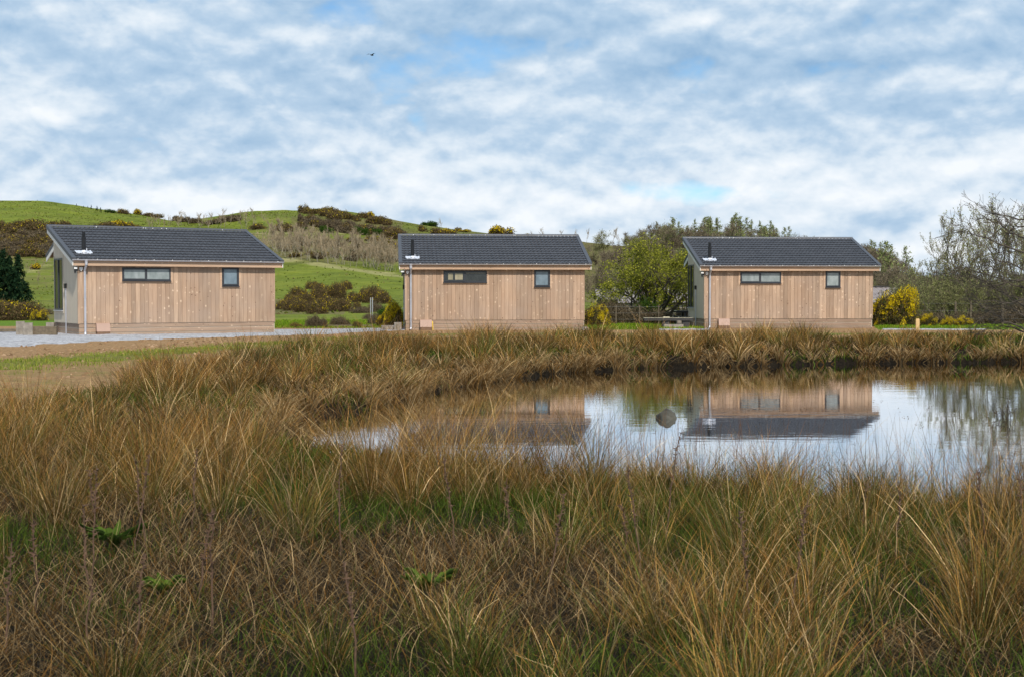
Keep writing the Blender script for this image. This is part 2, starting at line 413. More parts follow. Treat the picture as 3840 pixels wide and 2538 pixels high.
def height(x, y):
    x = np.atleast_1d(np.asarray(x, float)); y = np.atleast_1d(np.asarray(y, float))
    shp = np.broadcast(x, y).shape; x = np.broadcast_to(x, shp).ravel(); y = np.broadcast_to(y, shp).ravel()
    d = np.maximum(y, .5); u = CX + x / d * F
    # near ground
    s = pond_sd(x, y)
    tgt = np.where(y < 30, -.13 * (1 - sst((y - 14) / 16)), 0)
    land = -.45 + (tgt + .45) * (.5 * sst(s / 1.0) + .5 * sst(s / 5))
    z = np.where(s < 0, ZW - .05 - np.minimum(.7, .6 * -s), ZW - .05 + (land - ZW + .05) * sst(s / .10))
    z = z + np.where(s > 0, (fbm(x * .8, y * .8, 3) - .5) * .10 * sst((60 - y) / 15) * sst(s / 2 + .2), 0)
    # hills
    uc = np.clip(u, -3999, 7999); k = np.clip(np.searchsorted(UC, uc) - 1, 0, len(UC) - 2)
    t = sst((uc - UC[k]) / (UC[k + 1] - UC[k]))[:, None] * .6 + ((uc - UC[k]) / (UC[k + 1] - UC[k]))[:, None] * .4
    row = ZT[k] * (1 - t) + ZT[k + 1] * t
    sk = HC - (np.interp(uc, SKU, SKY) - HY) * 400 / F
    row = row.copy(); row[:, 6] = sk
    zh = hermite(UD, row, np.clip(d, 75, 399.99))
    zb = sk * np.clip(1 - (d - 400) / 900, .25, 1) - sst((d - 400) / 60) * sk * .18
    zh = np.where(d > 400, zb, zh)
    zh = zh + (fbm(x * .035, y * .05, 4) - .5) * 3.8 * sst((d - 90) / 120) * (1 - sst((d - 340) / 60)) * np.clip(zh / 8, 0, 1) + (fbm(x * .18, y * .18, 3) - .5) * .5 * sst((d - 100) / 100)* np.clip(zh / 4, 0.2, 1)
    z = np.where(y > 75, zh, z)
    return z.reshape(shp)
def gz(x, y): return float(height(x, y)[0])
def pix(u, y, dmin=62, dmax=399):
    """first distance at which the terrain in photo column u reaches photo row y"""
    ds = np.linspace(dmin, dmax, 500); xs = (u - CX) / F * ds
    z = height(xs, ds); rows = HY - (z - HC) * F / ds
    k = np.argmax(rows <= y)
    if rows[k] > y: k = len(ds) - 1
    return xs[k], ds[k], z[k]

us = np.concatenate([np.linspace(-8000, -900, 30), np.linspace(-880, 4700, 300), np.linspace(4900, 12000, 30)])
GY = lambda pts, u: np.interp(u, [p[0] for p in pts], [p[1] for p in pts])
row2d = lambda yp: HC * F / (yp - HY)
GRAV = [(-900, 1330), (0, 1305), (139, 1296), (278, 1289), (417, 1280), (603, 1272), (788, 1268), (1100, 1259), (1344, 1247), (1459, 1241), (1560, 1236)]
SOIL = [(-900, 1400), (0, 1356), (185, 1340), (417, 1326), (603, 1307), (788, 1298), (973, 1289), (1200, 1272), (1459, 1256), (1700, 1250), (6000, 1248)]
GREE = [(-900, 1450), (0, 1384), (240, 1360), (560, 1342), (880, 1312), (1040, 1290), (1200, 1276), (1459, 1262), (1700, 1258), (6000, 1258)]
RUSHB = [(-3000, 18), (-800, 18), (0, 19), (300, 21), (534, 25), (906, 31), (1133, 36), (1500, 40), (1700, 41.5), (2200, 45), (3840, 47.5), (6000, 48)]
def masks(x, y):
    u = CX + x / y * F
    dg = row2d(GY(GRAV, u)); ds = row2d(GY(SOIL, u)); dgr = row2d(GY(GREE, u)); rb = GY(RUSHB, u)
    soil = sst((y - rb + 1.5) / 2.0); w = .9
    soil = soil * (1 - sst((y - 66) / 4))
    grass = sst((y - dgr + w) / (2 * w)) * (1 - sst((y - ds + w) / (2 * w)))
    grass = np.maximum(grass, .44 * sst((y - rb) / 3)); grass = np.where(y > ds + 1, .0, grass)
    lush = np.where(u > 2000, sst((y - 57.5) / 1.5), sst((y - 64) / 2)); lush = np.where((u > 2620) & (u < 3290), 0, lush)
    return np.stack([soil, grass, lush], -1)
def grid(name, us, ds, mat, cfun, parent=None):
    U, D = np.meshgrid(us, ds); X = (U - CX) / F * D; Z = height(X, D)
    V = np.stack([X, D, Z], -1).reshape(-1, 3); nu = len(us)
    i, j = np.meshgrid(np.arange(nu - 1), np.arange(len(ds) - 1)); a = (j * nu + i).ravel()
    Q = np.stack([a, a + 1, a + nu + 1, a + nu], -1)
    return np_mesh(name, V, Q, mat, parent, cfun(V[:, 0], V[:, 1]), smooth=True)
dsn = np.concatenate([np.geomspace(.6, 10, 60), np.geomspace(10.1, 78, 330)])
g = grid('ground', us, dsn, M['ground'], masks); tag(g, kind='structure')
# the ground behind the viewer
mbg = MB(); mbg.add([(-300, -200, -.14), (300, -200, -.14), (300, .6, -.14), (-300, .6, -.14)], [(0, 1, 2, 3)])
o = mbg.build('ground', M['ground']); a = o.data.color_attributes.new('Col', 'FLOAT_COLOR', 'POINT'); tag(o, kind='structure')
def hmask(x, y):
    u = CX + x / y * F; z = height(x, y); row = HY - (z - HC) * F / y
    olive = np.interp(row, [750, 800, 870, 960, 1000, 1090, 1130, 1200], [.35, .42, .55, .75, .12, .1, .35, .2])
    olive = np.where(u < 900, np.interp(row, [750, 830, 870, 960, 1010, 1150], [.3, .3, .5, .55, .45, .35]), olive)
    brown = np.interp(u, [1900, 2200, 4000], [0, 1.0, 1.0]) * np.interp(row, [1100, 1170], [1, .1]) * np.where(u > 1900, 1, 0)
    b2 = np.where((u > 560) & (u < 1950), np.interp(row, [860, 885, 900, 965, 985], [0, 0, .62, .62, 0]), 0)
    b3 = np.where((u < 260), np.interp(row, [830, 860, 960, 990], [0, .75, .75, 0]), 0)
    b4 = np.where((u > 1080) & (u < 1520), np.interp(row, [800, 815, 870, 880], [0, .62, .62, 0]), 0)
    b5 = np.where((u > 1000) & (u < 1300), np.interp(row, [1110, 1130, 1175, 1190], [0, .75, .75, 0]), 0)
    b6 = np.where((u < 260), np.interp(row, [1140, 1160, 1210], [0, .7, .5]), 0)
    brown = np.clip(np.maximum.reduce([brown, b2, b3, b4, b5, b6]), 0, 1)
    tr = 962 + (u - 1060) * .14                                   # the pale rough strip below the tree belt
    pale = np.where((u > 700) & (u < 2000), np.exp(-((row - tr - 12) / 13.0) ** 2) * .62, 0)
    pale = np.maximum(pale, np.where((u > 900) & (u < 1400), np.exp(-((row - 877) / 3.0) ** 2) * .75, 0))
    pale = np.maximum(pale, np.where((u < 210), np.exp(-((row - 1040 + u * .25) / 30.0) ** 2) * .5, 0))
    return np.stack([olive, brown, pale], -1)
dsh = np.concatenate([np.linspace(78, 200, 130), np.linspace(201, 410, 150), np.geomspace(415, 3500, 25)])
dsh[0] = dsn[-1]
tag(grid('hills', us, dsh, M['hill'], hmask), kind='structure')

# gravel drive: a sheet of its own just over the ground
def gravel(name, u0, u1, lo, hi, n=160, k=14):
    uu = np.linspace(u0, u1, n); V = []
    jn = (fbm(uu * .02, uu * 0 + 3, 3) - .5)
    for i, u in enumerate(uu):
        a = row2d(lo(u)) * (1 + jn[i] * .03); b = hi(u)
        for j in range(k):
            d = a + (b - a) * j / (k - 1); x = (u - CX) / F * d
            V.append((x, d, 0))
    V = np.array(V); V[:, 2] = height(V[:, 0], V[:, 1]) + .012 + .03 * fbm(V[:, 0] * 3, V[:, 1] * 3, 2); V[::k, 2] -= .05; V[k - 1::k, 2] -= .05
    a = (np.arange(n - 1)[:, None] * k + np.arange(k - 1)[None, :]).ravel()
    o = np_mesh(name, V, np.stack([a, a + k, a + k + 1, a + 1], -1), M['gravel'], smooth=True)
    return tag(o, kind='structure')
gravel('gravel_path', -900, 1560, lambda u: GY(GRAV, u), lambda u: 58.5 + max(0, u - 1000) * .005)
gravel('gravel_path', 2470, 2660, lambda u: 1238.5, lambda u: 61.5, 30, 6)
gravel('gravel_path', 3310, 3700, lambda u: 1237.5, lambda u: 59.8, 40, 5)

w = MB(); w.add([(-12, 8, ZW), (70, 8, ZW), (70, 50, ZW), (-12, 50, ZW)], [(0, 1, 2, 3)])
tag(w.build('water', M['water']), kind='structure')

# ------------------------------------------------------------------ cabins
CL, OV, OF, ZG, ZR, DH, DB, INS = 7.49, .265, .26, 2.75, 4.083, 3.843, 3.222, .649
SL = (ZR - ZG) / (DH + OF)
def boards(mb, x0, x1, step, zlo, ztop, plane, seed, gap=.007, dep=.014):
    """vertical boards as one profiled sheet; plane(h, depth, z) -> point"""
    rr = random.Random(seed); h = x0
    n = max(1, round((x1 - x0) / step)); st = (x1 - x0) / n
    for i in range(n):
        a, b = h, h + st; h = b
        c = (rr.random(), rr.random(), max(0, rr.random() * 1.6 - .7)); mb.cur = c
        xs = [(a, dep), (a + gap, 0), (b - gap, 0), (b, dep)]
        vs = []
        for (q, dd) in xs: vs.append(plane(q, dd, zlo)); vs.append(plane(q, dd, ztop(q)))
        mb.add(vs, [(0, 2, 3, 1), (2, 4, 5, 3), (4, 6, 7, 5)])
    mb.cur = (.5, .5, .2)

def roof_slope(name, x0, x1, y0, z0, y1, z1, parent, rows=12, wave=.167):
    """interlocking tiles: each course laps over the next, rolled across"""
    nx = int((x1 - x0) / wave) * 6; xs = np.linspace(x0, x1, nx + 1)
    ph = (xs - x0) / wave * 2 * np.pi
    roll = .015 * (np.sin(ph) + .35 * np.sin(2 * ph + .8))
    V = []; ny = 0
    L_ = math.hypot(y1 - y0, z1 - z0); n = np.array([-(z1 - z0) / L_, (y1 - y0) / L_])
    for r in range(rows):
        for (t, off) in ((0, .0), (.001, .046), (.45, .036), (.97, .006)):
            tt = (r + t) / rows
            by = y0 + (y1 - y0) * tt; bz = z0 + (z1 - z0) * tt
            k = off + roll + .008 * (off > .01)
            sy = -.035 * (np.sin(ph) * .5) * (1 if t < .1 else .2)
            V.append(np.stack([xs, by + n[0] * k + sy * 1.0, bz + n[1] * k + sy * (z1 - z0) / (y1 - y0)], -1)); ny += 1
    V = np.concatenate(V); m_ = nx + 1
    i, j = np.meshgrid(np.arange(nx), np.arange(ny - 1)); a = (j * m_ + i).ravel()
    Q = np.stack([a, a + 1, a + m_ + 1, a + m_], -1)
    o = np_mesh(name, V, Q, M['roof'], parent)
    o.data.polygons.foreach_set('use_smooth', np.ones(len(Q), bool))
    try: o.data.set_sharp_from_angle(angle=R(50))
    except Exception: pass
    return o

def slopez(y): return ZG - .10 + SL * (y + OF)            # underside of the front roof
def make_cabin(variant):
    root = empty('cabin')
    # front wall cladding (starts over the plinth)
    b = MB(); boards(b, 0, CL, .159, .42, lambda h: 2.66, lambda h, d, z: (h, -.02 + d, z), 3 + variant); b.build('wall', M['clad'], root, colors=True)
    b = MB(); boards(b, 0.0, DH, .16, .42, lambda h: slopez(h) + .03, lambda h, d, z: (-.02 + d, h, z), 9 + variant)
    b.build('gable_wall', M['cladside'], root, colors=True)
    b = MB()
    b.cur = (.4, .5, .3)
    zb = ZR - SL * DB - .12
    b.box(.02, CL - .002, .02, DH, 0.02, 2.62)                                       # core behind the boards
    b.prism([(DH - .02, 2.6), (DH - .02, slopez(DH) - .02), (.15, slopez(.15) - .02), (.02, 2.6)], 'x', .025, CL - .004)
    b.prism([(DH, 0.02), (DH + DB - .3, 0.02), (DH + DB - .3, zb + .02), (DH, slopez(DH) - .05)], 'x', INS + .3, CL - .006)
    boards(b, 0, DH, .16, .42, lambda h: slopez(h) + .02, lambda h, d, z: (CL + .016 - d, h, z), 21)
    b.build('side_and_rear_walls', M['cladside'], root, colors=True)
    # corner boards
    b = MB(); b.cur = (.3, .6, .2)
    b.box(-.024, .05, -.026, -.003, .41, 2.64); b.box(-.026, -.003, -.0235, .045, .41, slopez(.03)); b.build('corner_board', M['clad'], root, colors=True)
    b = MB(); b.cur = (.7, .4, .1); b.box(CL - .03, CL + .012, -.026, -.004, .41, 2.64); b.build('corner_board', M['clad'], root, colors=True)
    # plinth: three courses of horizontal boards on two sides
    b = MB()
    rr = random.Random(5 + variant)
    for k in range(3):
        z0 = -.06 + k * .163; z1 = z0 + .133
        b.cur = (rr.random(), rr.random(), .1); b.box(.01, CL - .03, .0, .02, z0, z1)
        b.cur = (rr.random(), rr.random(), .1); b.box(.008, .0195, .021, DH - .01, z0, z1)
    b.build('plinth', M['plank'], root, colors=True)
    b = MB(); b.box(.03, CL - .05, .025, DH - .02, -.1, .43); b.build('plinth_gap_shade', M['inside'], root)  # black box paints the shade seen between the plinth boards
    # roof
    rf = roof_slope('roof', -OV + .1, CL + OV - .1, -OF, ZG, DH, ZR, root)
    b = MB(); b.prism([(-OF + .02, ZG - .06), (-OF + .02, ZG - .012), (DH, ZR - .012), (DH, ZR - .06)], 'x', -OV + .02, CL + OV - .02); b.build('roof_deck', M['soffit'], rf)
    roof_slope('rear_roof', -OV + INS, CL + OV, DH + DB, ZR - SL * DB, DH + .002, ZR, rf, rows=9)
    b = MB(); b.prism([(DH + .01, ZR - .07), (DH + .01, ZR - .014), (DH + DB, ZR - SL * DB - .014), (DH + DB, ZR - SL * DB - .07)], 'x', -OV + INS + .02, CL + OV - .02); b.build('roof_deck', M['soffit'], rf)
    for (xa, xb) in ((-OV - .01, -OV + .13), (CL + OV - .13, CL + OV + .01)):
        b = MB(); b.prism([(-OF - .03, ZG + .0), (-OF - .03, ZG + .055), (DH + .02, ZR + .06), (DH + .02, ZR + .005)], 'x', xa, xb)
        xo = xa - .012 if xa < 0 else xb
        b.prism([(-OF - .03, ZG - .075), (-OF - .03, ZG + .05), (DH + .02, ZR + .055), (DH + .02, ZR - .07)], 'x', xo, xo + .012)
        b.build('verge', M['verge'], rf)
        xc = -OV + .004 if xa < 0 else CL + OV - .034
        b = MB(); b.prism([(-OF - .0, ZG - .24), (-OF - .0, ZG - .07), (DH, ZR - .075), (DH, ZR - .245)], 'x', xc, xc + .03)
        b.build('barge_board', M['barge'], root)
    b = MB(); b.prism([(DH + DB, ZR - SL * DB - .24), (DH + DB, ZR - SL * DB - .06), (DH + .03, ZR - .075), (DH + .03, ZR - .245)], 'x', -OV + INS + .003, -OV + INS + .033); b.build('barge_board', M['barge'], root)
    b = MB(); b.prism([(DH + DB + .02, ZR - SL * DB - .07), (DH + DB + .02, ZR - SL * DB + .055), (DH + .02, ZR + .055), (DH + .02, ZR - .07)], 'x', -OV + INS - .012, -OV + INS + .09); b.build('verge', M['verge'], rf)
    b = MB(); b.prism([(DH - .09, ZR + .01), (DH - .07, ZR + .05), (DH, ZR + .085), (DH + .07, ZR + .05), (DH + .09, ZR + .01)], 'x', -OV - .005, CL + OV + .005); b.build('ridge_cap', M['verge'], rf)
    b = MB()
    rr = random.Random(11 + variant)
    for k in range(7):
        x = .3 + rr.random() * (CL - .6); b = MB(); b.box(x, x + .035, DH - .1, DH - .085, ZR + .015, ZR + .04); b.build('ridge_fixing', M['white'], rf)
    # fascia, gutter, downpipe
    b = MB(); b.cur = (.2, .6, .5)
    b.box(-OV + .035, CL + OV - .035, -OF + .03, -OF + .055, ZG - .24, ZG - .055); b.build('fascia', M['fascia'], root, colors=True)
    b = MB(); b.box(-OV + .036, CL + OV - .036, -OF + .056, -.021, ZG - .22, ZG - .20); b.build('soffit', M['soffit'], root)
    b = MB(); prof = [(-.055 * math.cos(t) , -.055 * math.sin(t)) for t in [math.pi * k / 8 for k in range(9)]]
    gy, gzz = -OF - .035, ZG - .008
    inner = [(p[0] * .9, p[1] * .9) for p in prof][::-1]
    b.prism([(gy + p[0], gzz + p[1]) for p in prof + inner], 'x', -OV - .01, CL + OV + .012)
    gut = b.build('gutter', M['galv'], root)
    b = MB()
    for k in range(12):
        x = -.1 + k * .69; b = MB(); b.box(x, x + .03, gy - .062, gy - .02, gzz - .01, gzz + .012); b.build('gutter_clip', M['white'], gut)
    b = MB(); px = .22
    b.tube([(px, gy, gzz - .05), (px, gy, gzz - .17), (px, gy + .03, gzz - .23), (px, -.075, gzz - .36), (px, -.07, gzz - .45), (px, -.07, .12), (px, -.08, .07), (px - .03, -.15, .03)], [.05, .046, .044, .044, .042, .042, .043, .047], 12)
    dp = b.build('downpipe', M['galv'], root, smooth=True)
    b = MB()
    for z in (.5, 1.35, 2.15): b = MB(); b.tube([(px, -.07, z), (px, -.07, z + .04)], .049, 12); b.build('pipe_bracket', M['galv'], dp)
    b = MB(); b.tube([(px, gy, gzz - .02), (px, gy, gzz - .09), (px, gy, gzz - .14), (px, gy, gzz - .2)], [.075, .055, .055, .055], 12); b.build('gutter_outlet', M['galv'], dp)
    # flue and its flashing
    fx, fy = .30, .40; fz = ZG + SL * (fy + OF)
    b = MB(); b.tube([(fx, fy, fz - .05), (fx, fy, fz + .52), (fx, fy, fz + .53)], [.076, .076, .08], 14)
    b.tube([(fx, fy, fz + .53), (fx, fy, fz + .60)], .084, 14); b.tube([(fx, fy, fz + .60), (fx, fy, fz + .79)], .058, 12)
    for k in range(4): b.tube([(fx, fy, fz + .63 + k * .04), (fx, fy, fz + .645 + k * .04)], .072, 12)
    fl = b.build('flue', M['flue'], root)
    b = MB(); rr = random.Random(2); nn = 13
    top = []; bot = []
    for i in range(nn):
        x = fx - .29 + .58 * i / (nn - 1)
        yb = fy - .26 + rr.random() * .09 + .1 * abs(i - 6) / 6; yt = fy + .14 + rr.random() * .05
        w_ = .012 * math.sin(i * 2.3)
        for (yy, lst) in ((yb, bot), (yt, top)): lst.append((x, yy, ZG + SL * (yy + OF) + .068 + w_))
    vs = bot + top + [(p[0], p[1], p[2] - .02) for p in bot]
    b.add(vs, [(i, i + 1, nn + i + 1, nn + i) for i in range(nn - 1)] + [(i + 1, i, 2 * nn + i, 2 * nn + i + 1) for i in range(nn - 1)])
    b.tube([(fx, fy, fz + .05), (fx, fy, fz + .12)], [.13, .085], 14)
    b.tube([(fx + .10, fy - .02, fz + .1), (fx + .10, fy - .02, fz + .2)], .018, 6)
    b.build('flashing', M['lead'], fl)
    # windows
    def window(x0, x1, z0, z1, split, mats, trim):
        b = MB(); y = -.045; t = .055
        b.box(x0, x1, y, -.015, z1 - t, z1); b.box(x0, x1, y, -.015, z0, z0 + t); b.box(x0, x0 + t, y, -.0152, z0 + t, z1 - t); b.box(x1 - t, x1, y, -.0152, z0 + t, z1 - t)
        if split: b.box(split - .03, split + .03, y, -.0154, z0 + t, z1 - t)
        sx1 = split - .03 if split else x1 - t                                 # opening sash stands proud
        s = .05; xa, xb, za, zb_ = x0 + .02, sx1 + .02, z0 + .022, z1 - .022; ys = y - .018
        b.box(xa, xb, ys, y - .001, zb_ - s, zb_); b.box(xa, xb, ys, y - .001, za, za + s); b.box(xa, xa + s, ys, y - .001, za + s, zb_ - s); b.box(xb - s, xb, ys, y - .001, za + s, zb_ - s)
        f = b.build('window', M['anthracite'], root)
        b = MB(); b.box(x0 - .012, x1 + .012, y - .05, y + .02, z0 - .03, z0 - .001); b.build('sill', M['anthracite'], f)
        b = MB(); b.box(x0 + t, (split - .03) if split else x1 - t, -.03, -.022, z0 + t, z1 - t); b.build('pane', mats[0], f)
        if split: b = MB(); b.box(split + .03, x1 - t, -.03, -.022, z0 + t, z1 - t); b.build('pane', mats[1], f)
        b = MB(); b.cur = (.3, .7, .2); q = .075
        b.box(x0 - q, x0 - .002, -.034, -.012, z0 - q - .01, z1); b.box(x1 + .002, x1 + q, -.034, -.012, z0 - q - .01, z1); b.box(x0 - .002, x1 + .002, -.034, -.0125, z0 - q - .01, z0 - .032)
        b.build('trim', M['fascia'], f, colors=True)
        return f
    pm = {0: (M['frost'], M['frost']), 1: (M['glassdark'], M['glassdark']), 2: (M['frost'], M['frost'])}[variant]
    f = window(1.575, 3.385, 1.985, 2.46, 2.47, pm, 0)
    if variant == 1:                                   # clear glass: pale panels paint daylight seen across the room, plus a blind
        b = MB(); b.box(1.77, 1.97, -.0335, -.0305, 2.09, 2.36); b.box(2.06, 2.38, -.0335, -.0305, 2.09, 2.36); b.build('painted_daylight', M['glimpse'], f)
        b = MB(); b.box(2.52, 3.33, -.0335, -.0305, 2.33, 2.38); b.build('blind', M['blind'], f)
    window(5.37, 6.04, 1.80, 2.50, None, (M['frostdark'] if variant != 2 else M['frost'],), 0)
    # tall window in the gable
    b = MB(); y0, y1, z0, z1 = 2.30, 3.66, .88, 2.84; t = .06
    b.box(-.05, -.012, y0, y1, z0, z0 + t); b.box(-.05, -.012, y0, y1, z1 - t, z1); b.box(-.05, -.0125, y0, y0 + t, z0 + t, z1 - t); b.box(-.05, -.0125, y1 - t, y1, z0 + t, z1 - t)
    b.box(-.06, -.013, (y0 + y1) / 2 - .04, (y0 + y1) / 2 + .04, z0 + t, z1 - t)
    f = b.build('tall_window', M['anthracite'], root)
    b = MB(); b.box(-.03, -.024, y0 + t, y1 - t, z0 + t, z1 - t); b.build('pane', M['glassdark'], f)
    b = MB(); b.box(-.09, -.03, y0 - .02, y1 + .02, z0 - .035, z0 - .001); b.build('sill', M['galv'], f)
    b = MB(); b.cur = (.3, .7, 0); q = .09
    b.box(-.036, -.012, y0 - q, y0 - .002, z0 - .12, z1 + q); b.box(-.036, -.012, y1 + .002, y1 + q, z0 - .12, z1 + q); b.box(-.036, -.0122, y0 - .002, y1 + .002, z0 - .12, z0 - .037); b.build('trim', M['cladside'], f, colors=True)
    # gas / meter box at the plinth
    b = MB(); b.prism([(-.14, .41), (-.06, .435), (-.0015, .435), (-.0015, .13), (-.21, .13)], 'x', .60, 1.09)
    mbx = b.build('meter_box', M['meter'], root)
    b = MB(); b.box(.61, 1.08, -.205, -.002, -.03, .129); b.build('box_base', M['meterlow'], mbx)
    # lamp with sensor, alarm box, socket box and conduit
    b = MB(); b.box(-.20, -.06, -.16, -.10, 2.38, 2.47); b.box(-.16, -.10, -.13, -.03, 2.30, 2.37); b.tube([(-.13, -.08, 2.30), (-.13, -.10, 2.24)], [.035, .03], 10); b.box(-.10, -.02, -.04, .02, 2.32, 2.38)
    fl2 = b.build('floodlight', M['black'], root)
    b = MB(); b.box(-.188, -.072, -.165, -.1605, 2.395, 2.455); b.build('lamp_glass', M['white'], fl2)
    b = MB(); b.box(.03, .15, -.075, -.027, 2.36, 2.46); b.tube([(.09, -.05, 2.36), (.09, -.05, 2.32)], [.03, .02], 10); ab = b.build('sensor_box', M['white'], root)
    b = MB(); b.tube([(.09, -.045, 2.33), (.04, -.05, 2.27), (-.04, -.045, 2.26), (-.10, -.04, 2.30)], .006, 5); b.build('cable', M['black'], ab)
    b = MB(); b.box(-.10, -.026, 1.72, 1.90, 1.70, 1.88); sb = b.build('socket_box', M['black'], root)
    b = MB(); b.tube([(-.045, 1.80, 1.70), (-.045, 1.80, 0)], .016, 8); b.tube([(-.04, 1.72, 1.70), (-.04, 1.72, 0)], .010, 6); b.build('conduit', M['galv'], sb)
    if variant == 1:
        b = MB(); b.tube([(1.10, -.08, .36), (1.115, -.12, .36), (1.12, -.15, .25), (1.13, -.16, .0)], .017, 8); b.build('gas_hose', M['yellow'], root)
    return root
CAB = [(-15.698, 50.19, .534), (-4.424, 57.593, .088), (8.439, 60.754, .060)]
CLAB = ['timber cabin nearest the left edge of the picture, standing on the grey gravel',
        'middle timber cabin with a yellow gas hose and a clear dark window',
        'right-hand timber cabin behind the pond, beside the bright green tree']
cab_xf = []
for i, (x, y, r) in enumerate(CAB):
    c = make_cabin(i); c.location = (x, y, 0); c.rotation_euler = (0, 0, r)
    tag(c, CLAB[i], 'cabin', 'timber holiday cabins by the pond'); cab_xf.append(Matrix.Translation((x, y, 0)) @ Matrix.Rotation(r, 4, 'Z'))

# ------------------------------------------------------------------ small furniture
def picnic(x, y, r, lab, s=1.0):
    root = empty('picnic_table', (x, y, gz(x, y)), r); tag(root, lab, 'picnic table', 'picnic tables beside the cabins')
    b = MB()
    for k in range(5): b.box(-.9, .9, -.37 + k * .15, -.37 + k * .15 + .138, .70, .74)
    b.build('tabletop', M['tablewood'], root)
    b = MB(); b.box(-.92, .92, -.40, -.372, .64, .735); b.box(-.92, .92, .382, .41, .64, .735); b.build('table_rail', M['tabledark'], root)
    for sy in (-1, 1):
        b = MB(); b.box(-.9, .9, sy * .75 - .13, sy * .75 + .13, .42, .46); be = b.build('bench_seat', M['tablewood'], root)
        b = MB(); b.box(-.9, .9, sy * .75 - .145 * 1, sy * .75 - .131, .36, .455); b.build('seat_rail', M['tabledark'], be)
    for sx in (-.6, .6):
        b = MB(); b.box(sx - .05, sx + .05, -.85, .85, .33, .415); b.prism([(-.75, 0), (-.6, 0), (-.2, .695), (-.35, .695)], 'x', sx + .052, sx + .12); b.prism([(.75, 0), (.35, .695), (.2, .695), (.6, 0)], 'x', sx + .052, sx + .12)
        b.build('leg_frame', M['tabledark'], root)
picnic(-16.75, 55.0, .5, 'picnic table with a pale top half hidden behind the left cabin')
def lowbench(x0, x1, y):
    root = empty('bench', ((x0 + x1) / 2, y, 0)); w_ = (x1 - x0) / 2
    tag(root, 'long low bench with a pale plank top left of the right-hand cabin', 'bench')
    b = MB(); b.box(-w_, w_, -.2, .2, .43, .47); b.build('seat', M['tablewood'], root)
    b = MB(); b.box(-w_, w_, -.225, -.201, .34, .46); b.box(-w_, w_, .201, .225, .34, .46); b.build('side_rail', M['tabledark'], root)
    for sx in (-.12, w_ - .3):
        b = MB(); b.prism([(sx - .13, 0), (sx + .13, 0), (sx + .17, .338), (sx - .17, .338)], 'y', -.17, .17); b.build('leg', M['tabledark'], root)
    b = MB(); b.box(-.22, .06, -.12, .12, .471, .51); b.build('centre_plate', M['tablewood'], root)
lowbench(5.75, 7.9, 60.6)
picnic(8.55, 64.9, .06, 'picnic table with a pale top partly hidden behind the right-hand cabin')
nb = [0]
def block(x, y, w, d, h, r, lab, name='concrete_block', mat='concrete', cat='block'):
    b = MB(); e = .015
    b.prism([(-w / 2 + e, -d / 2), (w / 2 - e, -d / 2), (w / 2, -d / 2 + e), (w / 2, d / 2 - e), (w / 2 - e, d / 2), (-w / 2 + e, d / 2), (-w / 2, d / 2 - e), (-w / 2, -d / 2 + e)], 'z', -.1, h)
    o = b.build(name, M[mat]); o.location = (x, y, gz(x, y)); o.rotation_euler = (0, 0, r); tag(o, lab, cat)
def at(u, d): return (u - CX) / F * d
block(at(76, 50.5), 50.5, .30, .25, .50, .3, 'upright concrete block at the left end of the low sleeper border')
block(at(104, 50), 50.0, .34, .25, .46, .3, 'upright concrete block between the end block and the long sleeper')
block(at(158, 50.2), 50.2, 1.05, .2, .32, .1, 'long low timber sleeper on the gravel left of the left cabin', 'sleeper', 'post', 'sleeper')
for i_, (u_, d_, w_, h_, l_) in enumerate([(190, 53, .3, .42, 'grey block standing under the half-hidden picnic table, beside the left cabin'), (2498, 60.9, .28, .33, 'tall grey block standing beside the bench leg'), (2525, 60.2, .85, .19, 'long low grey block lying in front of the bench'),
        (2556, 61.2, .44, .37, 'wide grey block nearest the corner of the right-hand cabin'), (1492, 57.2, .3, .33, 'pale block beside the lower left corner of the middle cabin'), (1462, 57.6, .7, .2, 'low block lying left of the middle cabin by the gorse')]):
    block(at(u_, d_), d_, w_, .25, h_, .05, l_)
b = MB(); b.box(-.85, .85, -.2, .2, .0, .10); o = b.build('sleeper', M['post']); o.location = (at(18, 54), 54, .04); tag(o, 'pale flat timber edging on the grass at the far left edge', 'sleeper')
b = MB(); b.box(-1.1, 1.1, -.1, .1, -.05, .10); o = b.build('sleeper', M['post']); o.location = (at(1305, 63), 63, .0); tag(o, 'dark timber edging lying on the grass between the left and middle cabins', 'sleeper')

def rock(name, x, y, z, sx, sy, sz, seed, mat, lab, cat='rock'):
    me = bpy.data.meshes.new(name); import bmesh
    bm = bmesh.new(); bmesh.ops.create_icosphere(bm, subdivisions=4, radius=1)
    from mathutils import noise as mn
    for v in bm.verts:
        p = v.co.copy(); k = 1 + .22 * mn.noise(p * 1.3 + Vector((seed, 0, 0))) + .16 * mn.noise(p * 2.6 + Vector((0, seed, 0))) + .05 * mn.noise(p * 8)
        k = k if p.z < 0 else k * (1 - .12 * abs(p.x))
        v.co = Vector((p.x * sx * k, p.y * sy * k, math.copysign(abs(p.z) ** .75, p.z) * sz * k))
    bm.to_mesh(me); bm.free(); me.polygons.foreach_set('use_smooth', np.ones(len(me.polygons), bool))
    o = link_mesh(name, me, M[mat]); o.location = (x, y, z); return tag(o, lab, cat)
rock('boulder', at(2502, 22.6), 22.6, ZW - .065, .19, .16, .22, 3.1, 'stone', 'dark rounded boulder sticking out of the pond in front of the cabin reflection', 'boulder')
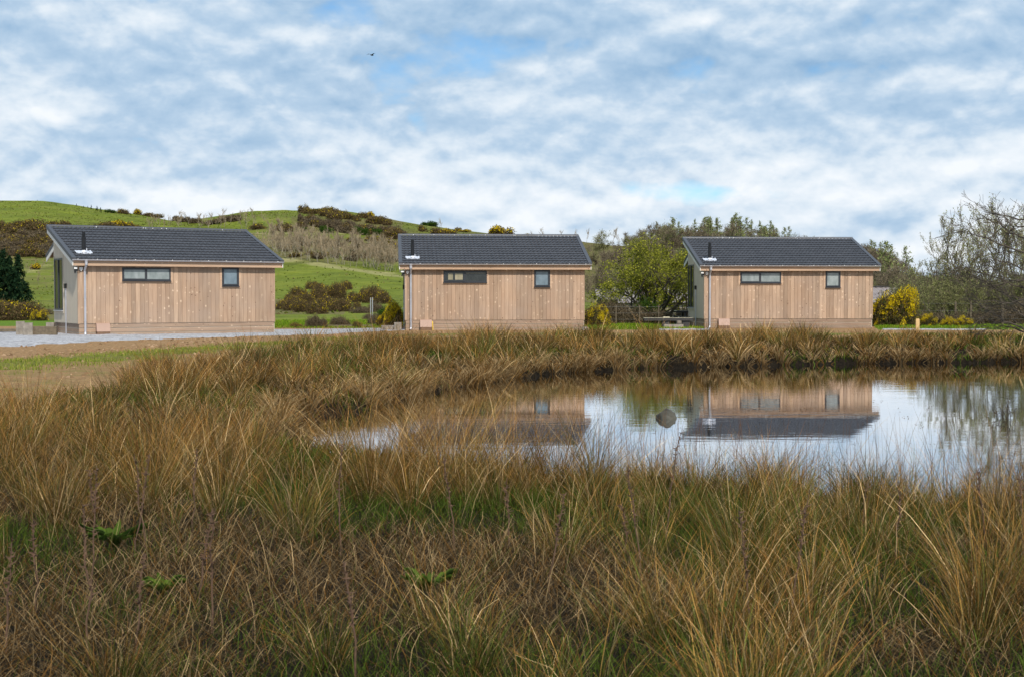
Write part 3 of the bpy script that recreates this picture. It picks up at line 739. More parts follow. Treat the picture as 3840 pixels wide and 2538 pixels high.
for i_, (u_, d_, s_, l_) in enumerate([(1465, 27.3, .07, 'small pale stone at the pond edge below the straw tussocks'), (2575, 39.0, .16, 'flat pale stone at the foot of the far bank left of the right-hand cabin'), (2075, 36.0, .10, 'small stone on the waterline of the far bank below the middle cabin')]):
    rock('stone', at(u_, d_), d_, ZW + .03, s_ * 1.4, s_, s_ * .55, i_ * 3 + 1, 'palestone', l_, 'stone')
rock('stone', at(2195, 57.5), 57.5, .05, .14, .12, .10, 8, 'palestone', 'pale stone on the grass at the lower right corner of the middle cabin', 'stone')

# fence posts and wires behind, right
fr = empty('wire_fence', (at(3220, 70), 70, 0)); tag(fr, 'wooden post and wire fence along the bushes right of the right-hand cabin', 'fence')
pr = [(3270, 68), (3583, 67), (3640, 66), (3760, 65), (3900, 64)]
for (u_, d_) in pr:
    b = MB(); b.tube([(0, 0, -.1), (0, 0, 1.15)], .045, 8); o = b.build('fence_post', M['post'], fr); o.location = (at(u_, d_) - fr.location.x, d_ - 70, 0)
b = MB()
for z in (.35, .7, 1.05):
    b.tube([(at(u_, d_) - fr.location.x, d_ - 70.07, z) for (u_, d_) in pr], .004, 4)
b.build('wire', M['wire'], fr)
fr = empty('wire_fence', (at(2390, 66), 66, 0)); tag(fr, 'wooden post and wire fence in front of the bright green tree', 'fence')
pr = [(2230, 66), (2310, 66), (2398, 66), (2470, 66.2), (2560, 66.4)]
for (u_, d_) in pr:
    b = MB(); b.tube([(0, 0, -.1), (0, 0, .98)], .03, 8); o = b.build('fence_post', M['post'], fr); o.location = (at(u_, d_) - fr.location.x, d_ - 66, 0)
b = MB()
for z in (.3, .6, .9): b.tube([(at(u_, d_) - fr.location.x, d_ - 66.07, z) for (u_, d_) in pr], .004, 4)
b.build('wire', M['wire'], fr)
b = MB(); b.box(-.075, .075, -.04, .04, 0, .42); b.prism([(-.075, .42), (.075, .42), (.06, .47), (-.06, .47)], 'y', -.03, .03); o = b.build('marker_post', M['stake']); o.location = (at(3441, 58), 58, 0); tag(o, 'short new pale wooden marker post in the rushes right of the cabins', 'post')
for (u_, d_, l_) in ((1390, 78, 'thin grey metal pole by the dark gorse, left one of the pair'), (1397, 78, 'thin grey metal pole by the dark gorse, right one of the pair')):
    b = MB(); b.tube([(0, 0, 0), (0, 0, 1.25)], .022, 8); b.tube([(0, 0, 1.25), (0, 0, 1.28)], .03, 8); o = b.build('metal_pole', M['galv']); o.location = (at(u_, d_), d_, gz(at(u_, d_), d_)); tag(o, l_, 'pole')

# barn and shed behind
def barn(name, u0, u1, d, zr, zw, dep, lab, wallm, dark_open=True):
    x0, x1 = at(u0, d), at(u1, d); root = empty(name, (x0, d, 0)); Lb = x1 - x0; tag(root, lab, 'barn' if 'barn' in name else 'shed')
    b = MB(); b.box(.2, Lb - .2, .3, dep - .3, -.3, zw); b.build('wall', wallm, root)
    b = MB(); b.prism([(.3, zw + .001), (dep - .3, zw + .001), (dep / 2, zr - .08)], 'x', .21, Lb - .21); b.build('gable', M['shedwall'], root)
    for s in (0, 1):
        b = MB(); ya, yb = (0, dep / 2 - .01) if s == 0 else (dep, dep / 2 + .01)
        n_ = int(Lb / .35)
        for k in range(n_):
            xa = Lb * k / n_; xb = Lb * (k + 1) / n_; xm = (xa + xb) / 2
            vs = [(xa, ya, zw - .05), (xm, ya, zw), (xb, ya, zw - .05), (xa, yb, zr - .05), (xm, yb, zr), (xb, yb, zr - .05)]
            b.add(vs, [(0, 1, 4, 3), (1, 2, 5, 4)])
        b.build('roof', M['barnroof'], root)
    b = MB(); rr = random.Random(4)
    for k in range(int(Lb / .5)):
        if rr.random() < .8: b.box(k * .5, k * .5 + .46, dep / 2 - .12, dep / 2 + .12, zr - .02, zr + .05 + rr.random() * .05)
    b.build('ridge_tiles', M['tabledark'], root)
barn('barn', 2300, 3440, 97, 2.05, .95, 9, 'long low barn with a weathered pinkish grey roof behind the right-hand cabin', M['concrete'])
barn('shed', 2238, 2330, 84, 1.85, 1.2, 3.5, 'small dark wooden shed half hidden between the middle cabin and the green tree', M['shedwall'])

# bird
b = MB()
b.tube([(-.16, 0, -.01), (-.10, 0, 0), (0, 0, .01), (.10, 0, .02), (.16, 0, .02), (.2, 0, .02)], [.01, .03, .05, .045, .03, .004], 8)
bd = b.build('bird', M['bird'], smooth=True); dB = 90; bd.location = (at(1397, dB), dB, HC + (HY - 214) * dB / F)
for s in (-1, 1):
    b = MB(); b.add([(.07, 0, .02), (-.06, 0, .02), (.05, s * .2, .10), (-.07, s * .2, .09), (-.02, s * .42, .05), (.07, 0, .03), (-.06, 0, .03), (.05, s * .2, .11), (-.07, s * .2, .10)],
                    [(0, 1, 3, 2), (2, 3, 4), (5, 7, 8, 6), (7, 4, 8)]); b.build('wing', M['bird'], bd)
bd.rotation_euler = (0, 0, R(60)); tag(bd, 'dark bird flying high in the sky above the left and middle cabins', 'bird')

# ------------------------------------------------------------------ vegetation
def leaf_cloud(P, Nrm, size, colr, asp=.5, r=rng):
    """P (n,3) leaf centres -> quads of random orientation biased to Nrm"""
    n = len(P); d = r.normal(size=(n, 3)) + Nrm * .8; d /= np.linalg.norm(d, axis=1)[:, None]
    t = np.cross(d, r.normal(size=(n, 3))); t /= np.linalg.norm(t, axis=1)[:, None]; b_ = np.cross(d, t)
    s = np.asarray(size)[:, None] if np.ndim(size) else size
    a = t * s; c = b_ * s * asp
    V = np.stack([P - a, P - c, P + a, P + c], 1).reshape(-1, 3)
    Q = np.arange(4 * n).reshape(n, 4); C = np.repeat(colr, 4, 0)
    return V, Q, C
def palette(n, cols, w, jit=.18, r=rng):
    cols = np.array(cols); k = r.choice(len(cols), n, p=np.array(w) / sum(w)); return cols[k] * (1 + r.normal(size=(n, 1)) * jit).clip(.4, 1.7)

def bush_mesh(seed, nf, flow, size, cols, w, lumps=9, fl_size=None, squash=.8):
    """foliage and flowers of a unit bush: base at z=0, radius about 1"""
    r = np.random.default_rng(seed); nf = int(nf * 1.35)
    cen = np.concatenate([r.uniform(-.62, .62, (lumps, 2)), r.uniform(.12, .62, (lumps, 1)) * squash], 1); rad = r.uniform(.28, .52, lumps)
    cen[:, 2] += .12 - .25 * np.hypot(cen[:, 0], cen[:, 1])
    k = r.integers(0, lumps, nf); d = r.normal(size=(nf, 3)); d /= np.linalg.norm(d, axis=1)[:, None]
    q = r.random(nf) ** .25; P = cen[k] + d * (rad[k] * q * (1 + .22 * r.normal(size=nf)))[:, None]
    ok = P[:, 2] > 0.0; P, d = P[ok], d[ok]
    C = palette(len(P), cols, w, .22, r)
    V, Q, Cc = leaf_cloud(P, d, size * r.uniform(.6, 1.4, len(P)), C, .38, r)
    nfl = int(nf * flow); FV = None
    if nfl:
        k = r.integers(0, lumps, nfl); d = r.normal(size=(nfl, 3)); d[:, 2] = np.abs(d[:, 2]) * .9; d /= np.linalg.norm(d, axis=1)[:, None]
        P = cen[k] + d * (rad[k] * (1.0 + .1 * r.normal(size=nfl)))[:, None]
        patch = vnoise(P[:, 0] * 4 + seed, P[:, 2] * 4 + P[:, 1] * 3) > .48
        P, d = P[patch & (P[:, 2] > .05)], d[patch & (P[:, 2] > .05)]
        FV = leaf_cloud(P, d, (fl_size or size) * r.uniform(.5, 1.1, len(P)), palette(len(P), [(.66, .48, .012), (.46, .34, .015), (.78, .62, .03)], [3, 2, 1], .15, r), .7, r)
    return (V, Q, Cc), FV
GORSE = [(.075, .055, .028), (.13, .092, .045), (.18, .122, .062), (.085, .09, .03)]; GW = [3, 4, 3, 1.5]
BROWN = [(.13, .098, .06), (.18, .14, .09), (.10, .08, .05)]; BW = [3, 2, 2]
GREENB = [(.035, .075, .012), (.06, .11, .016), (.03, .05, .012)]; GBW = [3, 3, 2]
def proto_bush(name, seed, nf, flow, size, cols, w, **kw):
    root = empty(name); (V, Q, C), FV = bush_mesh(seed, nf, flow, size, cols, w, **kw)
    np_mesh('foliage', V, Q, M['leaf'], root, C)
    if FV is not None: np_mesh('flowers', FV[0], FV[1], M['leaf'], root, FV[2])
    # woody stems
    b = MB(); rr = random.Random(seed)
    for k in range(6):
        a = rr.random() * 6.28; b.tube([(0, 0, -.05), (.2 * math.cos(a), .2 * math.sin(a), .3), (.45 * math.cos(a), .45 * math.sin(a), .55)], [.03, .02, .008], 4)
    b.build('stems', M['bark'], root)
    return root
PB = {}
for k in range(3):
    PB['far%d' % k] = proto_bush('gorse_bush', 20 + k, 1500, .16, .085, GORSE, GW, fl_size=.05)
    PB['farb%d' % k] = proto_bush('scrub_bush', 30 + k, 1300, 0, .085, BROWN, BW)
    PB['mid%d' % k] = proto_bush('gorse_bush', 40 + k, 7000, .06, .045, GORSE, GW, lumps=12)
    PB['midb%d' % k] = proto_bush('scrub_bush', 50 + k, 5000, 0, .045, BROWN, BW, lumps=12)
PB['farg'] = proto_bush('evergreen_bush', 61, 1500, 0, .085, GREENB, GBW)
PB['midg'] = proto_bush('evergreen_bush', 62, 8000, 0, .042, GREENB, GBW, lumps=12)
PB['fary'] = proto_bush('gorse_bush', 63, 1500, .75, .08, GORSE, GW)
for k in range(2): PB['yel%d' % k] = proto_bush('gorse_bush', 70 + k, 9000, 1.3, .034, GORSE, [2, 2, 1, 4], lumps=13, fl_size=.026)
used = set()
def put(key, x, y, z, sx, sy, sz, rz, lab, cat='bush', group=None):
    p = PB[key]
    if key in used: o = copy_tree(p)
    else: used.add(key); o = p
    o.location = (x, y, z); o.scale = (sx, sy, sz); o.rotation_euler = (0, 0, rz)
    o['label'] = lab; o['category'] = cat
    if group: o['group'] = group
    return o
def bush_px(kind, u, yb, w, h, lab, group, sc=(0, 0, 1), d=None):
    u = sc[0] + u * sc[2]; yb = sc[1] + yb * sc[2]; w *= sc[2]; h *= sc[2]
    if d is None: x, y, z = pix(u, yb)
    else: x, y = at(u, d), d; z = gz(x, y)
    W = w * y / F / 2 * 1.5; H = h * y / F * 1.22
    k = random.randrange(3); key = kind
    if kind in ('far', 'farb', 'mid', 'midb'): key = kind + str(k)
    if kind == 'yel': key = 'yel%d' % (k % 2)
    put(key, x, y, z - .06 * H, W, W * .9, H * 1.12, random.random() * 6.28, lab, 'bush', group)
c2 = (1000, 700, .3827); cl = (0, 700, .3827); c3 = (1450, 800, .3827); c4 = (2200, 750, .4145); c6 = (3140, 700, .4464)
G1 = 'gorse bushes along the top of the middle hill'; L1 = 'brown gorse bush in the row along the crest of the middle hill'
for (u, y, w, h) in [(365, 262, 95, 72), (420, 270, 80, 55), (470, 275, 90, 58), (520, 268, 90, 50), (575, 275, 80, 60), (615, 262, 100, 62), (660, 285, 90, 66), (705, 292, 90, 56), (760, 305, 90, 56), (800, 322, 80, 50), (845, 332, 90, 62), (890, 346, 60, 40), (640, 315, 110, 60), (700, 330, 120, 60), (570, 300, 100, 60)]:
    bush_px('far', u, y, w, h, L1, G1, c2)
for (u, y, w, h, k) in [(942, 314, 90, 60, 'far'), (1015, 308, 76, 50, 'fary')]: bush_px(k, u, y, w, h, ['', 'round dark gorse bush standing alone on the skyline right of the crest row', 'yellow-topped gorse bush on the skyline right of the round dark one'][1 if k == 'far' else 2], None, c2)
G2 = 'gorse bushes on the right shoulder of the middle hill'
for (u, y, w, h) in [(1030, 362, 100, 60), (1085, 372, 100, 66), (1125, 360, 90, 60), (1165, 380, 90, 60), (1195, 375, 60, 50)]: bush_px('far', u, y, w, h, 'gorse bush in the small clump on the right shoulder of the middle hill', G2, c2)
G3 = 'scrub on the face of the middle hill'; L3 = 'grey-brown scrub bush in the thicket on the face of the middle hill'
for i in range(70):
    u = random.uniform(320, 1330); top = 300 + (u - 320) * .13; y = random.uniform(top + 40, 475 if u > 700 else 410)
    bush_px(random.choice(['farb', 'farb', 'far']), u, min(y, 480), random.uniform(60, 120), random.uniform(40, 75), L3, G3, c2)
for (u, y, w, h) in [(545, 462, 95, 66), (620, 466, 55, 52), (375, 440, 60, 35)]: bush_px('farg', u, y, w, h, 'dark green young evergreen in the group low on the middle hill', 'young evergreens on the middle hill, left', c2)
for (u, y, w, h) in [(900, 474, 90, 66), (960, 478, 80, 56), (1040, 478, 100, 60), (1100, 478, 70, 50)]: bush_px('farg', u, y, w, h, 'dark green evergreen at the foot of the thicket above the tree belt', 'evergreens at the foot of the thicket', c2)
for i in range(45):
    u = random.uniform(150, 1300); y = 700 + (u - 150) * .05 - random.random() * 170; bush_px(random.choice(['farb', 'farb', 'far']), u, y, random.uniform(60, 130), random.uniform(35, 60), 'brown undergrowth bush among the bare birches on the middle hill', 'undergrowth in the birch belt', c2)
bush_px('far', 175, 442, 130, 62, 'single gorse bush standing on the terrace right of the left cabin roof', None, c2)
for (u, y, w, h) in [(1195, 515, 130, 85), (1250, 500, 120, 80), (1290, 520, 100, 90), (1050, 545, 150, 55), (845, 545, 110, 40), (1150, 570, 120, 50), (1270, 600, 120, 60)]: bush_px('far', u, y, w, h, 'gorse bush on the slope just left of the middle cabin roof', 'gorse left of the middle cabin roof', c2)
bush_px('far', 1530, 442, 78, 52, 'round gorse bush alone on the green slope above the middle cabin roof', None, c2)
for (u, y, w, h, k) in [(1565, 352, 80, 28, 'farg'), (1640, 368, 110, 45, 'farg')]: bush_px(k, u, y, w, h, 'dark green bush on the skyline above the middle cabin, %s of the pair' % ('left' if u < 1600 else 'right'), None, c2)
bush_px('far', 1690, 476, 150, 58, 'broad gorse bush just above the left half of the middle cabin roof ridge', None, c2)
bush_px('fary', 1790, 476, 120, 50, 'yellowish gorse bush just above the middle cabin ridge, right of the broad brown one', None, c2)
bush_px('fary', 1130, 228, 200, 84, 'large domed yellow-brown gorse bush on the skyline above the middle cabin', None, c3)
bush_px('farg', 1040, 220, 70, 40, 'small dark bush touching the left side of the domed yellow gorse', None, c3)
bush_px('far', 705, 180, 60, 38, 'small gorse bush on the skyline slope above the middle cabin', None, c3)
bush_px('fary', 760, 188, 110, 22, 'low flat yellow gorse trailing down the skyline above the middle cabin', None, c3)
bush_px('fary', 1400, 226, 90, 26, 'low gorse on the skyline above the right half of the middle cabin', None, c3)
G4 = 'dark gorse bushes between the left and middle cabins'; L4 = 'dark brown gorse bush in the big thicket between the left and middle cabins'
for (u, y, w, h) in [(455, 1002, 110, 68), (530, 1004, 90, 45), (775, 1012, 115, 80)]: bush_px('mid', u, y, w, h, 'small dark gorse bush above the big thicket, %s' % ('leftmost of three' if u < 500 else 'middle of three' if u < 600 else 'rightmost of three'), None, c2)
for (u, y, w, h) in [(310, 1105, 150, 125), (240, 1140, 130, 90), (390, 1150, 170, 100), (520, 1115, 140, 115), (600, 1100, 110, 110), (690, 1100, 140, 130), (860, 1135, 140, 110), (970, 1140, 140, 150), (1060, 1140, 140, 140), (1130, 1150, 130, 120), (640, 1190, 190, 110), (760, 1225, 180, 110), (690, 1220, 120, 90), (880, 1200, 70, 65), (560, 1180, 130, 90), (160, 1205, 130, 80), (260, 1215, 160, 110), (350, 1230, 150, 100), (480, 1250, 170, 130)]: bush_px('mid', u, y, w, h, L4, G4, c2)
for (u, y, w, h) in [(460, 1385, 130, 120), (540, 1385, 110, 90), (715, 1375, 150, 100), (1050, 1360, 100, 110), (920, 1240, 160, 60), (1060, 1230, 130, 90), (1000, 1300, 100, 50)]: bush_px('midb', u, y, w, h, 'pale brown leafless scrub bush on the grass below the big gorse thicket', 'pale scrub below the big gorse thicket', c2)
bush_px('mid', 280, 1392, 95, 52, 'small low gorse bush close to the right end of the left cabin', None, c2)
bush_px('mid', 875, 1384, 85, 52, 'small low gorse bush on the grass in the middle between the left and middle cabins', None, c2)
bush_px('midg', 1200, 1190, 220, 130, 'dark green broadleaf bush left of the middle cabin above the yellow gorse', None, c2, d=74)
bush_px('midg', 1290, 1180, 120, 110, 'dark green bush touching the left edge of the middle cabin', None, c2, d=72)
bush_px('yel', 1235, 1365, 170, 215, 'tall yellow-flowering gorse beside the left corner of the middle cabin', None, c2, d=60)
bush_px('yel', 1150, 1360, 130, 130, 'lower yellow-flowering gorse left of the tall one by the middle cabin', None, c2, d=64)
# left side of the picture
G5 = 'gorse thicket on the hill behind the left cabin'; L5 = 'brown gorse bush in the thicket on the hillside at the far left'
for (u, y, w, h) in [(10, 440, 90, 90), (75, 445, 120, 90), (150, 430, 130, 80), (130, 490, 170, 90), (230, 435, 120, 80), (290, 420, 110, 90), (345, 440, 170, 100), (420, 450, 140, 90), (480, 480, 120, 90)]: bush_px('far', u, y, w, h, L5, G5, cl)
for i in range(55):
    u = random.uniform(-60, 520); y = random.uniform(500, 700); bush_px(random.choice(['far', 'farb', 'farb']), u, y, random.uniform(80, 170), random.uniform(50, 85), 'rust-brown scrub bush in the dense thicket above the left cabin gable', 'rust-brown thicket at the far left', cl)
bush_px('far', 590, 392, 180, 50, 'low dark gorse bush behind the left end of the left cabin ridge', None, cl)
for (u, y, w, h, k) in [(1020, 408, 170, 50, 'far'), (1110, 408, 120, 50, 'far'), (1210, 410, 180, 62, 'fary'), (1320, 412, 120, 30, 'far')]: bush_px(k, u, y, w, h, 'gorse bush in the low row showing over the middle of the left cabin ridge', 'gorse over the left cabin ridge', cl)
bush_px('fary', 350, 812, 80, 48, 'single small yellow-topped gorse bush left of the left cabin gable', None, cl)
for (u, y, w, h, d_) in [(90, 1270, 230, 140, 92), (-20, 1230, 200, 130, 96)]: bush_px('yel', u, y, w, h, 'large yellow-flowering gorse at the far left edge' if u > 0 else 'yellow-flowering gorse cut by the left edge of the picture', None, cl, d=d_)
bush_px('yel', 380, 1400, 130, 100, 'small yellow-flowering gorse just left of the left cabin', None, cl, d=78)
bush_px('mid', 250, 1420, 220, 150, 'brown gorse bush between the two yellow ones at the far left', None, cl, d=80)
bush_px('mid', 80, 1440, 260, 200, 'brown gorse bush under the large yellow gorse at the far left', None, cl, d=79)
bush_px('midb', 330, 1240, 300, 70, 'low dark scrub on the bank behind the left cabin', None, cl, d=100)
bush_px('midb', 180, 1250, 250, 70, 'low scrub beside the large yellow gorse on the left', None, cl, d=99)
for i_, (u, y, w, h, k) in enumerate([(1100, 264, 90, 32, 'farg'), (1215, 272, 92, 44, 'far'), (1365, 280, 72, 48, 'fary'), (1455, 290, 100, 30, 'far'), (1540, 300, 110, 34, 'far')]): bush_px(k, u, y, w, h, ['dark green bush on the left hill skyline right of the little conifers', 'round gorse on the left hill skyline', 'rounded yellow gorse bush on the left hill skyline', 'low gorse right of the yellow bush on the left hill skyline', 'lowest gorse on the right slope of the left hill skyline'][i_], None, cl)
c1 = (0, 700, .4636)
for (u, y, w, h) in [(1440, 280, 90, 35), (1500, 290, 110, 40), (1585, 300, 90, 40), (1830, 285, 110, 45), (1910, 285, 90, 50), (1780, 300, 100, 35), (1700, 310, 120, 30)]: bush_px('farb', u, y, w, h, 'dull scrub bush in the dip between the left and middle hills', 'scrub in the dip between the hills', c1)
for (u, y, w, h, l) in [(2080, 350, 110, 42, 'dark gorse bush on the terrace above the right end of the left cabin roof'), (2300, 365, 120, 60, 'gorse bush on the terrace edge right of the left cabin roof')]: bush_px('far', u, y, w, h, l, None, c1)
# right
bush_px('yel', 105, 1095, 170, 190, 'upright gorse with a yellow top between the middle cabin and the green tree', None, c4, d=64)
bush_px('mid', 20, 1095, 150, 150, 'dark gorse against the right end of the middle cabin', None, c4, d=65)
for (u, y, w, h, k, l) in [(420, 1165, 250, 275, 'yel', 'tallest yellow-flowering gorse touching the right end of the right-hand cabin'), (540, 1160, 200, 260, 'yel', 'yellow-flowering gorse just right of the tallest one'), (330, 1160, 130, 210, 'yel', 'yellow-flowering gorse half hidden by the right-hand cabin'), (735, 1150, 140, 100, 'yel', 'low yellow gorse right of the big gorse clump'), (905, 1150, 80, 50, 'yel', 'very small yellow gorse in front of the pale green scrub'), (955, 1120, 90, 80, 'yel', 'small yellow gorse by the fence post'), (1070, 1165, 120, 85, 'yel', 'rightmost small yellow gorse at the fence')]:
    bush_px(k, u, y, w, h, l, None, c6, d=65 - (u > 700) * 1.0)
for (u, w, h) in [(600, 200, 120), (800, 220, 110), (1000, 200, 100), (1200, 220, 120), (1400, 220, 150), (1560, 220, 190), (700, 150, 60)]: bush_px('midb', u, 1175, w, h, 'brown scrub bush at the foot of the fence on the right', 'brown scrub along the right-hand fence', c6, d=67)
for (u, w, h) in [(300, 200, 200), (450, 250, 160), (650, 260, 140), (830, 220, 130), (200, 180, 240), (950, 200, 160)]: bush_px('midb', u, 1085, w, h * .9, 'tangled brown scrub bush under the green tree', 'scrub under the green tree', c4, d=69)
bush_px('midg', 520, 1080, 230, 190, 'dark green bush low in front of the green tree trunk', None, c4, d=70)

# ---- trees -----------------------------------------------------------------
def grow(rr, p, d, length, rad, depth, out, tips, spread=.55, up=.12, nseg=5, kids_=(3, 5), ratio=.62, wig=.16, bias=None, minr=.004):
    pts = [p.copy()]; rs = [rad]; q = p.copy(); v = d.normalized(); seg = length / nseg
    for i in range(nseg):
        v = (v + Vector((rr.gauss(0, wig), rr.gauss(0, wig), rr.gauss(0, wig) + up * .5)) + (bias * .12 if bias else Vector())).normalized()
        q = q + v * seg; pts.append(q.copy()); rs.append(max(minr, rad * (1 - .72 * (i + 1) / nseg)))
    out.append((pts, rs, depth))
    if depth == 0:
        tips.append((pts, v)); return
    for k in range(rr.randint(*kids_)):
        t = rr.uniform(.25, 1.0); i = min(nseg - 1, int(t * nseg)); b_ = pts[i].lerp(pts[i + 1], t * nseg - i)
        ax = (pts[i + 1] - pts[i]).normalized(); s = ax.orthogonal().normalized(); s.rotate(Matrix.Rotation(rr.random() * 6.283, 3, ax))
        nd = (ax * (1 - spread * .5) + s * spread * rr.uniform(.7, 1.3) + Vector((0, 0, up))).normalized()
        grow(rr, b_, nd, length * ratio * rr.uniform(.7, 1.15), max(minr, rs[i] * .62), depth - 1, out, tips, spread, up, max(3, nseg - 1), kids_, ratio, wig, bias, minr)

def tree_proto(name, seed, stems, height_, rad, depth, spread=.5, up=.1, kids_=(3, 5), ratio=.6, leaves=0, lsize=.05, lcols=None, lw=None, bark='bark', lean=.25, crownz=0, minr=.004, wig=.16, twmat=None, bias=None, lj=.1, nseg=5, tr_len=.6):
    rr = random.Random(seed); root = empty(name); out = []; tips = []
    for s in range(stems):
        a = rr.random() * 6.28; d = Vector((math.cos(a) * lean * rr.random(), math.sin(a) * lean * rr.random(), 1))
        grow(rr, Vector((math.cos(a) * .12 * (stems > 1), math.sin(a) * .12 * (stems > 1), -.1)), d, height_ * tr_len * rr.uniform(.8, 1.1), rad, depth, out, tips, spread, up, nseg, kids_, ratio, wig, bias, minr)
    top_ = max(p.z for pts, _, _ in out for p in pts); kz = height_ / top_
    for pts, _, _ in out:
        for p in pts: p *= kz
    b = MB(); t = MB()
    for pts, rs, dep in out:
        (b if dep >= depth - 1 else t).tube(pts, rs, 5 if dep >= depth - 1 else 3, cap=False)
    b.build('trunk', M[bark], root, smooth=True)
    cr = t.build('crown', M[twmat or 'twig'], root)
    if leaves:
        r = np.random.default_rng(seed); T = []
        for pts, v in tips:
            for k in range(len(pts) - 1):
                T.append((pts[k], pts[k + 1]))
        A = np.array([p[0] for p in T]); B_ = np.array([p[1] for p in T]); k = r.integers(0, len(T), leaves); tt = r.random((leaves, 1))
        P = A[k] + (B_[k] - A[k]) * tt + r.normal(size=(leaves, 3)) * lj
        zz = P[:, 2]
        V, Q, C = leaf_cloud(P, np.tile([0, 0, .5], (leaves, 1)), lsize * r.uniform(.6, 1.3, leaves), palette(leaves, lcols, lw, .15, r), .55, r)
        np_mesh('leaves', V, Q, M['leaf'], cr, C)
    return root
YG = [(.29, .29, .035), (.20, .21, .025), (.38, .36, .05), (.10, .115, .018)]; YW = [3, 3, 1.2, 2]
def place(o, x, y, s=1.0, rz=0.0, lab='', cat='tree', group=None, sz=None, z=None):
    o.location = (x, y, (gz(x, y) if z is None else z) - .05); o.scale = (s, s, sz or s); o.rotation_euler = (0, 0, rz); tag(o, lab, cat, group)
# bright green tree between cabins 2 and 3
t1 = tree_proto('willow_tree', 5, 6, 4.7, .11, 4, .66, .05, (3, 5), .62, 15000, .05, YG, YW, lean=1.5, lj=.10, tr_len=.52, bark='bark', twmat='bark')
place(t1, at(2470, 73), 73, 1.12, .4, 'broad bright yellow-green tree in fresh leaf left of the right-hand cabin', sz=1.0)
t2 = tree_proto('willow_tree', 8, 5, 3.9, .08, 4, .6, .05, (3, 4), .62, 11000, .05, YG, YW, lean=1.3, lj=.11, tr_len=.52)
place(t2, at(2370, 75), 75, 1.0, 0, 'smaller yellow-green tree on the left of the broad bright green one')
t3 = tree_proto('willow_tree', 9, 4, 4.4, .09, 4, .6, .05, (3, 4), .62, 11000, .05, YG, YW, lean=1.2, lj=.11, tr_len=.52)
place(t3, at(2600, 77), 77, 1.0, 0, 'yellow-green tree mostly hidden behind the right-hand cabin gable')
# pale green willow scrub right
PG = [(.20, .21, .08), (.27, .27, .11), (.15, .155, .065)]; PW = [3, 2, 2]
scr = [tree_proto('willow_scrub', 100 + k, 9, 2.6, .03, 3, .42, .16, (3, 5), .62, 4200, .04, PG, PW, lean=.8, lj=.09, bark='barkgrey', tr_len=.6) for k in range(2)]
for i_, (u_, d_, s_) in enumerate([(3440, 72, .95), (3500, 70, 1.05), (3560, 72, 1.1), (3620, 69, 1.0), (3680, 71, 1.0), (3400, 75, 1.0), (3745, 70, 1.0), (3810, 68, 1.05), (3530, 68.5, .8)]):
    o = scr[i_ % 2] if i_ < 2 else copy_tree(scr[i_ % 2])
    place(o, at(u_, d_), d_, s_, random.random() * 6, 'rounded dull green willow bush behind the fence on the right', 'bush', 'willow bushes behind the right-hand fence')
# tall bare trees with the first leaves, right
tb = [tree_proto('budding_tree', 200 + k, 3, 5.6, .05, 3, .36, .16, (4, 5), .5, 2600, .036, [(.24, .26, .10), (.33, .34, .15), (.20, .17, .10)], [3, 2, 2], lean=.42, lj=.05, bark='bark', tr_len=.82, nseg=7, minr=.007) for k in range(3)]
for i_, (u_, d_, s_) in enumerate([(3545, 72, 1.0), (3610, 71, 1.13), (3680, 73, 1.2), (3750, 72, 1.15), (3815, 70, 1.1), (3880, 72, 1.12), (3480, 76, .9), (3950, 70, 1.0), (3720, 79, 1.12)]):
    o = tb[i_ % 3] if i_ < 3 else copy_tree(tb[i_ % 3])
    place(o, at(u_, d_), d_, s_, random.random() * 6, 'tall thin-stemmed tree with sparse new leaves in the group at the right edge', 'tree', 'budding trees at the right edge')
